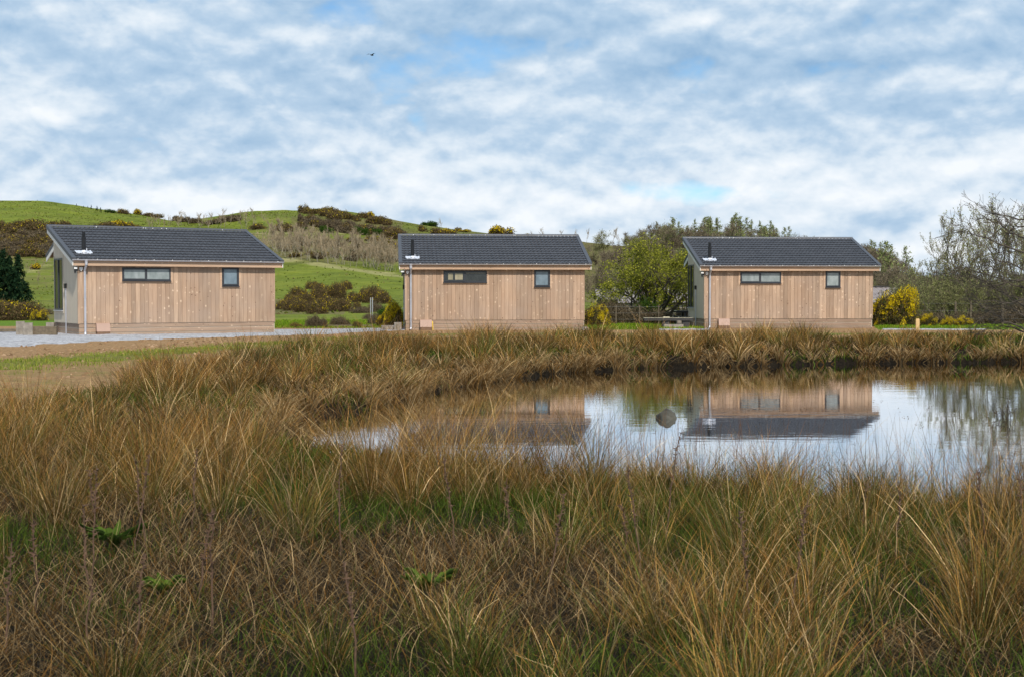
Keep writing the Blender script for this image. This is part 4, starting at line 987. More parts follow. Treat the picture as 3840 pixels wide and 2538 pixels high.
# nearer bare tree leaning into the picture from the right
def arching_tree():
    rr = random.Random(41); root = empty('bare_tree'); D0 = 30; tx = at(4170, D0); out = []; tips = []
    root.location = (tx, D0, gz(tx, D0) - .05); z0 = root.location.z
    def W_(px, py, dy): u_ = 3140 + px * .4464; y = D0 + dy; return Vector((at(u_, y) - tx, dy, HC - (700 + py * .4464 - HY) * y / F - z0))
    tr = [Vector((0, 0, -.1)), Vector((.03, .05, .9)), Vector((-.06, 0, 1.8)), Vector((-.02, .1, 2.7)), Vector((-.10, .05, 3.6)), Vector((-.05, 0, 4.2))]
    b = MB(); b.tube(tr, [.11, .095, .08, .06, .035, .01], 8); b.build('trunk', M['bark'], root, smooth=True)
    arcs = [[(1568, 290), (1400, 255), (1230, 215)], [(1568, 440), (1450, 390), (1350, 310), (1240, 280)], [(1568, 560), (1400, 500), (1200, 420), (960, 365)], [(1568, 700), (1420, 640), (1280, 600)],
            [(1568, 860), (1300, 760), (1090, 690)], [(1568, 1010), (1400, 900), (1250, 820), (1110, 735)], [(1568, 1190), (1400, 1130), (1270, 1040), (1090, 930)], [(1568, 1230), (1440, 1170), (1330, 1190)], [(1568, 780), (1440, 800), (1300, 860)], [(1568, 350), (1480, 330), (1420, 400)],
            [(1568, 950), (1450, 980), (1300, 960)], [(1568, 1090), (1480, 1030), (1350, 1010)]]
    for k, a in enumerate(arcs):
        dy = rr.uniform(-1.6, 1.2); P_ = [W_(p[0], p[1], dy + .12 * i) for i, p in enumerate(a)]
        zt = min(4.1, max(.5, P_[0].z - .5 * rr.uniform(.3, 1.0))); st = Vector((0, 0, zt)); full = [st, (st + P_[0]) / 2 + Vector((0, 0, .12))] + P_
        q = []
        for i in range(len(full) - 1):
            for t in (0, .33, .66): q.append(full[i].lerp(full[i + 1], t) + Vector((rr.gauss(0, .012), rr.gauss(0, .02), rr.gauss(0, .012))))
        q.append(full[-1]); rs = [.026 * (1 - i / len(q)) + .0045 for i in range(len(q))]
        b = MB(); b.tube(q, rs, 6, cap=False)
        for i in range(3, len(q) - 1):
            for r_ in range(2):
                out2 = []; dr = (q[i + 1] - q[i]).normalized(); dd = (dr * .8 + Vector((rr.gauss(-.1, .3), rr.gauss(0, .4), rr.gauss(.1, .5)))).normalized()
                grow(rr, q[i], dd, rr.uniform(.25, .75), .007, 2, out2, tips, .5, .04, 4, (2, 3), .55, .14, None, .0035)
                for pts, r2, dep in out2: b.tube(pts, r2, 3, cap=False)
        b.build('branch', M['bark'], root)
    tag(root, 'bare dark-twigged tree reaching in over the far bank from the right edge', 'tree')
arching_tree()
nt2 = tree_proto('bare_tree', 305, 2, 3.6, .045, 4, .5, .0, (3, 4), .6, 0, bark='bark', lean=.5, bias=Vector((-.8, 0, -.12)), tr_len=.8, nseg=6, minr=.004, twmat='bark')
place(nt2, at(3990, 44), 44, .8, 1, 'bare low-branched tree on the far bank at the right edge')
# dead twigs in the water
tw = tree_proto('dead_branch', 322, 1, .42, .010, 2, .6, .05, (2, 3), .6, 0, bark='bark', lean=.8, tr_len=.8, minr=.003, twmat='bark')
place(tw, at(3748, 22.8), 22.8, 1, 0, 'thin dead branch standing in the pond near the right edge', 'branch', z=ZW)
tw2 = tree_proto('dead_branch', 325, 2, .5, .008, 2, .7, .02, (3, 4), .6, 0, bark='bark', lean=1.4, tr_len=.9, minr=.003, twmat='bark')
place(tw2, at(3825, 22.3), 22.3, 1, 0, 'tangle of dead twigs in the pond at the very right edge', 'branch', z=ZW)

# conifers
def conifer_proto(name, seed, nb_, size, cols, w, nl, wid=.38):
    r = np.random.default_rng(seed); root = empty(name); b = MB(); b.tube([(0, 0, -.02), (0, 0, .5), (0, 0, 1.0)], [.022, .013, .003], 6); b.build('trunk', M['bark'], root)
    P = []
    for k in range(nb_):
        t = (k + r.random()) / nb_; z = .05 + .95 * t; Lb = wid * (1 - t) ** .85 * r.uniform(.7, 1.15) + .015; a = r.random() * 6.283
        n = max(3, int(nl / nb_ * (1.4 - t))); s = r.random(n) ** .7
        q = np.stack([np.cos(a) * Lb * s, np.sin(a) * Lb * s, z - .10 * s * Lb / wid + .04 * s ** 2], -1) + r.normal(size=(n, 3)) * .018; P.append(q)
    P = np.concatenate(P); V, Q, C = leaf_cloud(P, np.tile([0, 0, .4], (len(P), 1)), size * r.uniform(.6, 1.3, len(P)), palette(len(P), cols, w, .2, r), .4, r)
    np_mesh('crown', V, Q, M['leaf'], root, C); return root
SPR = [(.012, .03, .016), (.02, .045, .02), (.03, .055, .02)]
LAR = [(.22, .26, .09), (.17, .20, .075), (.29, .32, .13), (.20, .165, .10)]
sp = [conifer_proto('spruce_tree', 400 + k, 110, .028, SPR, [3, 3, 1], 5200) for k in range(2)]
for i_, (u_, yb, hpx, l_) in enumerate([(40, 1055, 430, 'tallest dark spruce at the left edge'), (182, 935, 250, 'smaller dark spruce right of the tall one at the left edge'), (-40, 1080, 300, 'dark spruce cut by the left edge of the picture'), (95, 960, 260, 'narrow dark spruce between the tall and the small one on the left')]):
    d_ = 100 if i_ != 1 else 108; x, y = at(u_ * .3827, d_), d_; z = gz(x, y)
    zb = HC - (700 + yb * .3827 - HY) * d_ / F; o = sp[i_] if i_ < 2 else copy_tree(sp[i_ % 2])
    ztop = zb + hpx * .3827 * d_ / F
    hh = ztop - z; place(o, x, y, hh * 1.0, i_, l_, 'spruce tree', 'dark spruces at the left edge')
    o.scale = (hh * .85, hh * .85, hh)
sf = conifer_proto('small_spruce', 410, 40, .06, SPR, [3, 3, 1], 500)
first = True
for (u_, yb, h_) in [(905, 222, 42), (960, 236, 45), (995, 248, 44), (1040, 254, 36), (830, 208, 22), (870, 212, 24), (760, 195, 28), (1290, 278, 22), (1500, 292, 22), (378, 142, 12)]:
    x, y, z = pix(u_ * .3827, 700 + yb * .3827 + 1.5); o = sf if first else copy_tree(sf); first = False
    s = h_ * .3827 * y / F; place(o, x, y, s, u_, 'tiny dark conifer on the skyline of the left hill', 'conifer', 'tiny conifers on the left skyline')
# bare birch belt on the middle hill
bi = [tree_proto('young_birch', 500 + k, 1, 4.0, .035, 2, .34, .2, (9, 12), .42, 0, bark='barkpale', lean=.12, tr_len=.95, nseg=7, minr=.011, twmat='birchtwig' if 'birchtwig' in M else None) for k in range(4)]
M['birchtwig'] = simple('birch_twigs', (.25, .19, .115), .9, vary=.3, scale=.3)
for p in bi:
    for c in p.children:
        if c.name.startswith('crown'): c.data.materials.clear(); c.data.materials.append(M['birchtwig'])
cnt = 0; rb = random.Random(77)
def bput(u_, yb, h_, lab, group):
    global cnt
    x, y, z = pix(u_, yb); o = bi[cnt] if cnt < 4 else copy_tree(bi[cnt % 4]); cnt += 1
    s = h_ * y / F / 4.0; place(o, x, y, s, rb.random() * 6.28, lab, 'tree', group); o.scale = (s * 1.15, s * 1.15, s)
for i in range(210):
    u_ = rb.uniform(1010, 1520); base = 962 + (u_ - 1060) * .13 - rb.random() ** 1.3 * 62
    bput(u_, base + 8, rb.uniform(70, 100), 'slender bare birch in the belt across the middle hill', 'bare birches in the belt on the middle hill')
for i in range(45):
    bput(rb.uniform(560, 1000), rb.uniform(838, 866), rb.uniform(35, 62), 'thin bare sapling in the loose belt in the dip between the hills', 'bare saplings between the hills')
for i in range(26):
    bput(rb.uniform(0, 205), rb.uniform(985, 1090), rb.uniform(22, 40), 'very small bare sapling on the pale slope at the left', 'saplings on the left slope')
bput(1658, 862, 46, 'single bare tree on the skyline above the left of the middle cabin', None)
for i_, (u_, h_) in enumerate([(1990, 36), (2035, 50), (2100, 44), (2150, 50), (2200, 52), (2240, 40), (2290, 66), (2325, 60), (1972, 26)]): bput(u_, 905 + (u_ - 2000) * .04, h_ * 1.1, 'bare tree on the skyline right above the middle cabin ridge', 'bare trees on the skyline over the middle cabin')
# woods right: bare brown, budding and larch-green trees
wd = [tree_proto('bare_wood_tree', 600 + k, 2, 7.5, .10, 3, .5, .1, (5, 6), .56, 1800, .12, [(.17, .135, .09), (.21, .175, .11), (.13, .11, .075)], [3, 2, 2], bark='barkgrey', lean=.3, tr_len=.62, nseg=4, minr=.02, lj=.3) for k in range(3)]
lr = [conifer_proto('larch_tree', 620 + k, 46, .024, LAR, [3, 3, 2, 3], 1300, .42) for k in range(2)]
lb = [tree_proto('budding_wood_tree', 640 + k, 2, 7.5, .10, 3, .5, .1, (5, 6), .56, 2600, .11, [(.21, .22, .09), (.17, .165, .08), (.26, .26, .11)], [3, 2, 2], bark='barkgrey', lean=.3, tr_len=.62, nseg=4, minr=.02, lj=.3) for k in range(2)]
usedw = {}
def wput(kind, u_, d_, h_, lab, group, rz=None):
    lst = {'b': wd, 'l': lr, 'g': lb}[kind]; n = usedw.get(kind, 0); usedw[kind] = n + 1
    o = lst[n] if n < len(lst) else copy_tree(lst[n % len(lst)])
    x = at(u_, d_); s = h_ if kind == 'l' else h_ / 7.5
    place(o, x, d_, s, rb.random() * 6.28, lab, 'tree', group)
def skyrow(u): return np.interp(u, [2200, 2350, 2420, 2500, 2560, 2620, 2680, 2760, 2830, 2900, 2960, 3050, 3150, 3250, 3300, 3350, 3400, 3440], [930, 905, 862, 838, 858, 850, 832, 832, 850, 862, 885, 900, 912, 925, 938, 950, 985, 1010])
for i in range(150):
    u_ = rb.uniform(2330, 3440); d_ = rb.uniform(330, 398); z = gz(at(u_, d_), d_); zt = HC - (skyrow(u_) + rb.uniform(-6, 18) - HY) * d_ / F; h_ = max(4.5, min(13, (zt - z) * 1.04))
    kind = 'l' if (2600 < u_ < 2960 and rb.random() < .62) or rb.random() < .08 else ('g' if rb.random() < .3 else 'b')
    if kind == 'l': h_ += 1.2
    lab = {'b': 'brown leafless tree in the wood on the hill behind the right-hand cabin', 'l': 'feathery green larch in the wood on the hill behind the right-hand cabin', 'g': 'greenish budding tree in the wood on the hill behind the right-hand cabin'}[kind]
    wput(kind, u_, d_, h_, lab, {'b': 'leafless trees of the wood on the right hill', 'l': 'larches of the wood on the right hill', 'g': 'budding trees of the wood on the right hill'}[kind])
for i in range(110):
    u_ = rb.uniform(2190, 2500) if i < 45 else rb.uniform(2500, 3900); d_ = rb.uniform(130, 320); h_ = rb.uniform(3.5, 6.0)
    if u_ > 3440: h_ *= .8
    wput('b' if rb.random() < .8 else 'g', u_, d_, h_, 'brown leafless tree low on the wooded slope behind the green tree and the barn', 'trees low on the wooded slope')
for i_, (u_, h_, l_) in enumerate([(2262, 7.8, 'loose green budding tree on the skyline right of the middle cabin roof'), (2392, 7.5, 'pointed tree with pale green tips on the skyline left of the wood')]):
    d_ = 330; wput('g', u_, d_, h_, l_, None)
for (u_, d_, h_, l_) in [(3335, 200, 8.2, 'dark green conifer standing in the brown wood right of the right-hand cabin'), (3318, 230, 9.5, 'paler conifer behind the dark one in the brown wood on the right'), (3396, 230, 8.6, 'pointed grey-green conifer at the right end of the wood')]:
    wput('l', u_, d_, h_, l_, None)
# trees in the dip right of cabin 3, nearer
for i in range(26):
    u_ = rb.uniform(3280, 3900); d_ = rb.uniform(100, 150); wput('b' if rb.random() < .7 else 'g', u_, d_, rb.uniform(2.6, 3.9), 'low bare tree behind the barn roof on the right', 'low bare trees behind the barn')

# ------------------------------------------------------------------ rushes and grass
def blades(n, X, Y, Z, azm, lean, bend, length, width, cb, ct, K=5, kink=None, r=rng, curl=None):
    """curved ribbons, colour from base to tip"""
    t = np.linspace(0, 1, K)[None, :]
    th = lean[:, None] + bend[:, None] * t ** 1.4
    if kink is not None: th = th + kink[:, None] * (t > .55)
    ds = (length / (K - 1))[:, None]
    az = azm[:, None] + (curl[:, None] * t if curl is not None else 0)
    dx = np.sin(th) * np.cos(az) * ds; dy = np.sin(th) * np.sin(az) * ds; dz = np.cos(th) * ds
    px = X[:, None] + np.concatenate([np.zeros((n, 1)), np.cumsum(dx[:, :-1], 1)], 1)
    py = Y[:, None] + np.concatenate([np.zeros((n, 1)), np.cumsum(dy[:, :-1], 1)], 1)
    pz = Z[:, None] + np.concatenate([np.zeros((n, 1)), np.cumsum(dz[:, :-1], 1)], 1)
    P = np.stack([px, py, pz], -1)
    wa = r.uniform(0, np.pi, n); W = np.stack([np.cos(wa), np.sin(wa) * .6, np.zeros(n)], -1)
    taper = np.array([.8, 1, .9, .65, .12]) if K == 5 else np.interp(np.linspace(0, 1, K), [0, .3, .7, 1], [.8, 1, .75, .12])
    off = W[:, None, :] * (width[:, None] * taper[None, :] * .5)[:, :, None]
    V = np.stack([P - off, P + off], 2).reshape(n, K * 2, 3)
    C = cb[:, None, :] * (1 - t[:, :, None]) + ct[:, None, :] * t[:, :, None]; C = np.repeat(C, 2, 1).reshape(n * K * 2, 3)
    base = (np.arange(n) * K * 2)[:, None]; k = np.arange(K - 1)[None, :] * 2
    a = (base + k).ravel(); Q = np.stack([a, a + 1, a + 3, a + 2], -1)
    return V.reshape(-1, 3), Q, C
class Acc:
    def __init__(s): s.V = []; s.Q = []; s.C = []; s.n = 0
    def add(s, V, Q, C): s.V.append(V); s.Q.append(Q + s.n); s.C.append(C); s.n += len(V)
    def build(s, name, label, cat, mat='blade'):
        V = np.concatenate(s.V); C = np.concatenate(s.C)
        o = np_mesh(name, V, np.concatenate(s.Q), M[mat], None, C); return tag(o, label, cat, kind='stuff')
def wedge_area(ylo, yhi, m=1.1): return .37 * (yhi ** 2 - ylo ** 2) + 2 * m * (yhi - ylo)
def scatter(n, ylo, yhi, m=1.1):
    """uniform over the area the viewer can see, with a margin of m metres on each side"""
    y = rng.uniform(ylo, yhi, n * 3); k = rng.random(n * 3) < (.37 * y + m) / (.37 * yhi + m); y = y[k][:n]
    return rng.uniform(-1, 1, len(y)) * (.37 * y + m), y
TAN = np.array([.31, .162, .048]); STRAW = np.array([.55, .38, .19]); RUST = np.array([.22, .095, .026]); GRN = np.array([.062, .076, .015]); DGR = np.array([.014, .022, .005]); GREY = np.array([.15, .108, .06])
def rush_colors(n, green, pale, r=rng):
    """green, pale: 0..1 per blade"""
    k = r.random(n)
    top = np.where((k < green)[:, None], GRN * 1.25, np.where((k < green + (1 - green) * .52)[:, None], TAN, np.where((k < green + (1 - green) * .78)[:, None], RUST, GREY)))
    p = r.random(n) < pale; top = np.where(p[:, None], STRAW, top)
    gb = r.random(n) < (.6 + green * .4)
    bot = np.where(gb[:, None], DGR * .9 + GRN * .4, top * .22)  # green bases are pigment; dry bases darkened to paint shade inside the tussocks
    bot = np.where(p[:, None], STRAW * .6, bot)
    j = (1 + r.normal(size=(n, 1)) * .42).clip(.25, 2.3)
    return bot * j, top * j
def rush_band(name, lab, ylo, yhi, tdens, per, wmul, hmul=1.0, wmin=.0035):
    A = Acc(); area = wedge_area(ylo, yhi); nt = int(area * tdens)
    tx, ty = scatter(nt, ylo, yhi); nt = len(tx); s = pond_sd(tx, ty); u = CX + tx / ty * F
    dens = fbm(tx * .5 + 9, ty * .5, 3)
    rbd = GY(RUSHB, u) + (fbm(tx * .6, ty * .6 + 50, 3) - .5) * 5
    farb = ty > 36
    ok = (s > .05) & (ty < rbd) & (rng.random(nt) < np.where((ty > 20) & (s < 1.3), 1, np.clip(-.15 + dens * 2.0, 0, 1)))
    ok &= ~((ty < 8.6) & (rng.random(nt) < .45) & (dens < .5) & (u < 2300))
    tx, ty, s, dens, u, rbd = [q[ok] for q in (tx, ty, s, dens, u, rbd)]; nt = len(tx)
    tz = height(tx, ty)
    big = rng.uniform(.5, 1.25, nt) * (.72 + .5 * fbm(tx * .35 + 3, ty * .35 + 8, 2))
    hgt = .78 * big * hmul * np.interp(rbd - ty, [0, 3], [.68, 1.0])
    lf = np.interp(u, [0, 1500, 2600], [1, .6, 0]); hgt *= np.interp(ty, [4, 6, 8.5, 10.5, 16], [.55, .6, .8, 1.0, 1.0]) * lf + (1 - lf) * np.interp(ty, [4, 6, 8, 10], [.65, .8, 1.0, 1.0])
    edge = np.exp(-(s / .55) ** 2); hgt *= (1 - .15 * edge)
    hgt *= np.interp(ty, [26, 34, 42, 45], [1, 1.15, 1.12, .95]); hgt *= 1 - .20 * ((u > 2350) & (ty > 10.5) & (ty < 15)) + .24 * ((u > 1300) & (u <= 2350) & (ty > 10.5) & (ty < 14.5) & (rng.random(nt) < .75)) - .28 * ((u > 950) & (u < 1600) & (ty >= 15) & (ty < 23)); rad = .05 + .09 * rng.random(nt) * big
    green = np.clip((fbm(tx * .45 + 77, ty * .45, 3) - .42) * 2.6 + rng.normal(size=nt) * .18, 0.03, .85) * .75; pale = np.clip(.04 + .22 * (fbm(tx * .7, ty * .7 + 33, 3) - .35) + .25 * edge, 0, .8)
    npb = np.maximum(3, (per * big * rng.uniform(.5, 1.5, nt)).astype(int)); idx = np.repeat(np.arange(nt), npb); n = len(idx)
    a = rng.uniform(0, 2 * np.pi, n); q = np.sqrt(rng.random(n)); X = tx[idx] + np.cos(a) * rad[idx] * q; Y = ty[idx] + np.sin(a) * rad[idx] * q
    Z = tz[idx] - .03
    lean = q * .50 + rng.uniform(0, .20, n) + edge[idx] * .4 * rng.random(n); az = a + rng.normal(size=n) * .5
    # wind lean to the left, a little
    bend = np.abs(rng.normal(size=n)) * .5 + rng.random(n) ** 3 * 1.9 + edge[idx] * .8 * rng.random(n)
    ln = hgt[idx] * rng.uniform(.5, 1.1, n); kink = np.where(rng.random(n) < .16, rng.uniform(.5, 2.2, n), 0)
    w_ = np.maximum(wmin, Y * wmul) * rng.uniform(.5, 1.6, n)
    cb, ct = rush_colors(n, green[idx], pale[idx]); tone_ = np.exp(rng.normal(size=nt) * .40).clip(.35, 1.45)[idx][:, None]; cb, ct = cb * tone_, ct * tone_
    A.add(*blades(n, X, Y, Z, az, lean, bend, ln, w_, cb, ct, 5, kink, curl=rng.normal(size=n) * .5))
    # seed tufts near the tips of a few stems
    return A, (tx, ty, tz, hgt)
def mat_grass(A, ylo, yhi, dens, lmin, lmax, wmul, greenb, wmin=.003, cond=None):
    area = wedge_area(ylo, yhi); n = int(area * dens); x, y = scatter(n, ylo, yhi); n = len(x); s = pond_sd(x, y); u = CX + x / y * F
    ok = (s > .0) & (y < GY(RUSHB, u) + (fbm(x * .9, y * .9, 2) - .5) * 4)
    if cond is not None: ok &= cond(x, y, u)
    x, y, s = x[ok], y[ok], s[ok]; n = len(x); z = height(x, y) - .01
    gpatch = fbm(x * .6 + 5, y * .6 + 70, 3); g = np.clip((gpatch - .42) * 4 + greenb, 0.02, .95)
    isg = rng.random(n) < g
    ln = rng.uniform(lmin, lmax, n) * np.where(isg, .7, 1.0); lean = np.where(isg, rng.uniform(.1, .8, n), rng.uniform(.3, 1.35, n)); bend = rng.uniform(.2, 1.5, n)
    az = rng.uniform(0, 2 * np.pi, n)
    ct = np.where(isg[:, None], np.array([.06, .09, .014]), np.where((rng.random(n) < .35)[:, None], STRAW * .6, np.where((rng.random(n) < .5)[:, None], GREY * .6, TAN * .5)))  # matted blades coloured darker, painting shade into the gaps between tussocks
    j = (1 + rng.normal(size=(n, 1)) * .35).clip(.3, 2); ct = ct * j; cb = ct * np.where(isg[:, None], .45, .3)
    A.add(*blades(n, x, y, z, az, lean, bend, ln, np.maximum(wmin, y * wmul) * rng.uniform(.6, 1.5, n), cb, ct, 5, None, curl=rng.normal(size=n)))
# nearest, middle and far bands
A, T1 = rush_band('rushes', '', 4.6, 13.5, 4.6, 175, .00021, wmin=.002)
mat_grass(A, 4.2, 13.5, 1100, .10, .36, .00032, .12)
mat_grass(A, 4.2, 9.5, 700, .05, .20, .00045, .45)
n = 380; x, y = scatter(n, 6, 13.2); sd_ = pond_sd(x, y); x, y = x[sd_ > .1], y[sd_ > .1]; n = len(x)
cs = STRAW * rng.uniform(.5, 1.05, (n, 1)); A.add(*blades(n, x, y, height(x, y), rng.uniform(0, 6.28, n), rng.uniform(.1, .5, n), rng.uniform(.6, 2.3, n), rng.uniform(.5, .95, n) * np.interp(y, [6, 10], [.6, 1]), rng.uniform(.0025, .0045, n), cs * .5, cs, 5, np.where(rng.random(n) < .3, rng.uniform(.5, 1.6, n), 0), curl=rng.normal(size=n) * .8))
n = 1500; x, y = scatter(n, 8.5, 14); sd_ = pond_sd(x, y); k = (sd_ > .05) & (sd_ < 3.2) & (x > 0); x, y = x[k], y[k]; n = len(x)
cs = np.where((rng.random(n) < .5)[:, None], RUST, GREY) * rng.uniform(.5, 1.0, (n, 1)); az_ = rng.uniform(0, 6.28, n); ln_ = rng.uniform(.6, .92, n); le_ = rng.uniform(0, .22, n)
V_, Q_, C_ = blades(n, x, y, height(x, y), az_, le_, rng.uniform(0, .35, n), ln_, np.full(n, .0032), cs * .6, cs, 5); A.add(V_, Q_, C_)
tip = V_.reshape(n, 10, 3)[:, 8]; h_ = rng.random(n) < .22; tp = np.repeat(tip[h_], 5, 0) + rng.normal(size=(h_.sum() * 5, 3)) * .010 - np.array([0, 0, .03]); A.add(*leaf_cloud(tp, np.zeros((len(tp), 3)), .0055, np.tile([.12, .065, .03], (len(tp), 1)), .6))
A.build('rush_grass', 'tall tan and green rushes and matted dry grass filling the foreground', 'grass')
A, T2 = rush_band('rushes', '', 13.2, 25, 4.2, 105, .00021)
mat_grass(A, 13.2, 25, 420, .15, .42, .00055, .1)
A.build('rush_grass', 'tan rushes on the left bank between the foreground and the bare soil', 'grass')
A, T3 = rush_band('rushes', '', 24.5, 48.5, 3.6, 72, .00022, 1.0)
mat_grass(A, 24.5, 48.5, 150, .18, .42, .0006, .1)
# straw tussocks hanging over the water's edge
n0 = 700; k = rng.integers(0, len(POND) - 1, n0 * 3); tt = rng.random((n0 * 3, 1)); E_ = PD[k] * (1 - tt) + PD[k + 1] * tt
E_ = E_ + rng.normal(size=E_.shape) * .35; sd = pond_sd(E_[:, 0], E_[:, 1]); uu = CX + E_[:, 0] / E_[:, 1] * F
okk = (sd > -.02) & (sd < .22) & ((E_[:, 1] > 27) | (rng.random(len(E_)) < .35)) & (E_[:, 1] > 19) & (uu > -200) & (uu < 4100); E_ = E_[okk][:1500]
npb = 42; idx = np.repeat(np.arange(len(E_)), npb); n = len(idx); a = rng.uniform(0, 2 * np.pi, n); q = np.sqrt(rng.random(n))
X = E_[idx, 0] + np.cos(a) * .12 * q; Y = E_[idx, 1] + np.sin(a) * .12 * q; big = rng.uniform(.6, 1.2, len(E_))[idx]
ctt = np.where((rng.random(n) < .5)[:, None], STRAW * .8, TAN * .8) * rng.uniform(.6, 1.15, (n, 1))
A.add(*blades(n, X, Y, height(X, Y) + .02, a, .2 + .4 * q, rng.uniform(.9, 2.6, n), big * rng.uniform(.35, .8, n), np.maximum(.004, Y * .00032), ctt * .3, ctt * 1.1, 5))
A.build('rush_grass', 'band of rushes and straw tussocks along the far bank of the pond', 'grass')
# short green grass behind the bench and beyond, around the cabins
def short_grass(name, lab, u0, u1, y0, y1, n, h, cols, w_, wid=.022, cond=None):
    A = Acc(); y = np.sqrt(rng.uniform(y0 ** 2, y1 ** 2, n)); u = rng.uniform(u0, u1, n); x = (u - CX) / F * y
    if cond is not None: k = cond(x, y, u); x, y = x[k], y[k]; n = len(x)
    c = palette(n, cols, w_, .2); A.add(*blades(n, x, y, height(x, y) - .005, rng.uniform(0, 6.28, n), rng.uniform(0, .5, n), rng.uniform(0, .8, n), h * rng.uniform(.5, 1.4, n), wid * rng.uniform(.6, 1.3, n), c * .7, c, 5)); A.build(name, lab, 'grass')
LUSH = [(.12, .21, .010), (.17, .26, .016), (.08, .15, .009), (.20, .22, .04)]
def not_cabin(x, y, u):
    ok = np.ones(len(x), bool)
    for (cx, cy, r) in CAB:
        lx = (x - cx) * math.cos(r) + (y - cy) * math.sin(r); ly = -(x - cx) * math.sin(r) + (y - cy) * math.cos(r)
        ok &= ~((lx > -.1) & (lx < CL + .1) & (ly > -.4) & (ly < 7.2))
    return ok
short_grass('lawn_grass', 'bright green short grass between the middle and right-hand cabins', 2150, 2640, 59, 68, 16000, .10, LUSH, [3, 3, 2, 1], cond=not_cabin)
short_grass('lawn_grass', 'short green grass behind the gravel between the left and middle cabins', 1000, 1560, 60.5, 78, 14000, .09, LUSH, [2, 2, 2, 2], cond=not_cabin)
short_grass('lawn_grass', 'short green grass along the path at the right', 3280, 4050, 60, 68, 12000, .10, LUSH, [2, 2, 3, 2], cond=not_cabin)
short_grass('thin_grass', 'thin new green grass in the strip between the bare soil and the rushes on the left', -200, 1500, 19, 48, 60000, .07, [(.20, .25, .03), (.27, .27, .06), (.14, .18, .03)], [3, 2, 2], .013,
            cond=lambda x, y, u: (y < row2d(GY(SOIL, u)) + .6 + rng.normal(size=len(y)) * .5) & (y > np.maximum(GY(RUSHB, u) - 1, row2d(GY(GREE, u)) - 1.2 + rng.normal(size=len(y)) * .9)) & (fbm(x * 1.2, y * 1.2, 3) > .42))
# clods of bare soil
A = Acc(); n = 12000; y = np.sqrt(rng.uniform(15.5 ** 2, 56 ** 2, n)); u = rng.uniform(-200, 3700, n); x = (u - CX) / F * y
mk = masks(x, y); k = (mk[:, 0] > .5) & (rng.random(n) < 1 - mk[:, 1] * .8) & (pond_sd(x, y) > 2) & (y < row2d(np.where(u < 1560, GY(GRAV, u), 1243)) - .3) & (fbm(x * .8, y * .8 + 9, 3) > .40)
x, y = x[k], y[k]; n = len(x); z = height(x, y); s = rng.uniform(.012, .05, n) * np.interp(y, [15, 50], [.8, 1.4])
oct_ = np.array([[1, 0, 0], [0, 1, 0], [-1, 0, 0], [0, -1, 0], [0, 0, 1.0], [0, 0, -.6]]); Fo = np.array([[0, 1, 4], [1, 2, 4], [2, 3, 4], [3, 0, 4]])
V = (oct_[None] * (1 + rng.normal(size=(n, 6, 1)) * .25)) * s[:, None, None]; V[:, :, 2] *= .7; V += np.stack([x, y, z], -1)[:, None, :]
Q = (Fo[None] + (np.arange(n) * 6)[:, None, None]).reshape(-1, 3); C = np.repeat(palette(n, [(.32, .19, .10), (.42, .28, .17), (.20, .12, .065)], [3, 2, 2], .15), 6, 0)
tag(np_mesh('soil_clods', V.reshape(-1, 3), Q, M['leaf'], None, C), 'brown clods of earth on the freshly dug strip', 'soil', kind='stuff')

# rough pasture on the hills
n = 60000; y = np.sqrt(rng.uniform(95 ** 2, 396 ** 2, n)); u = rng.uniform(-250, 3950, n); x = (u - CX) / F * y
pn = fbm(x * .03, y * .03, 4) * .5 + fbm(x * .15, y * .3, 3) * .5; k = rng.random(n) < np.clip((pn - .44) * 5, .04, 1) ; x, y, u, pn = x[k], y[k], u[k], pn[k]; n = len(x)
hm = hmask(x, y); z = height(x, y); P = np.stack([x, y, z + .05], -1)
cc = palette(n, [(.10, .13, .015), (.14, .15, .03), (.20, .18, .07), (.07, .095, .012), (.15, .12, .05)], [4, 3, 1.2, 2, .8], .25)
V, Q, C = leaf_cloud(P, np.tile([0, -.6, .5], (n, 1)), rng.uniform(.10, .28, n) * np.interp(y, [95, 396], [.7, 1.15]), cc, .5)
tag(np_mesh('rough_pasture', V, Q, M['leaf'], None, C), 'rough grass tufts scattered over the green hillsides', 'grass', kind='stuff')

# broad-leaved dock plants in the foreground
def dock(u_, d_, s, lab, seed):
    r = random.Random(seed); x, y = at(u_, d_), d_; root = empty('dock_plant', (x, y, gz(x, y))); tag(root, lab, 'plant')
    for k in range(16):
        a = k * 2.4 + r.random() * .5; Ln = s * r.uniform(.7, 1.2); n_ = 7; vs = []; lift = r.uniform(.8, 1.4)
        for i in range(n_):
            t = i / (n_ - 1); w_ = s * .12 * math.sin(math.pi * (t * .93 + .05)) ** .8; rr_ = Ln * t * math.cos(lift * (1 - t * .6)); z = Ln * (math.sin(lift) * t - .35 * t * t) + .03; wv = .012 * math.sin(t * 9 + k)
            ca, sa = math.cos(a), math.sin(a)
            for q in (-1, 0, 1): vs.append((rr_ * ca - q * w_ * sa, rr_ * sa + q * w_ * ca, z + abs(q) * (.02 + wv)))
        m_ = MB(); g_ = r.uniform(.75, 1.25); m_.cur = (.075 * g_, .12 * g_, .02)
        m_.add(vs, [(i * 3 + q, i * 3 + q + 1, i * 3 + q + 4, i * 3 + q + 3) for i in range(n_ - 1) for q in (0, 1)]); m_.build('leaf', M['leaf'], root, smooth=True, colors=True)
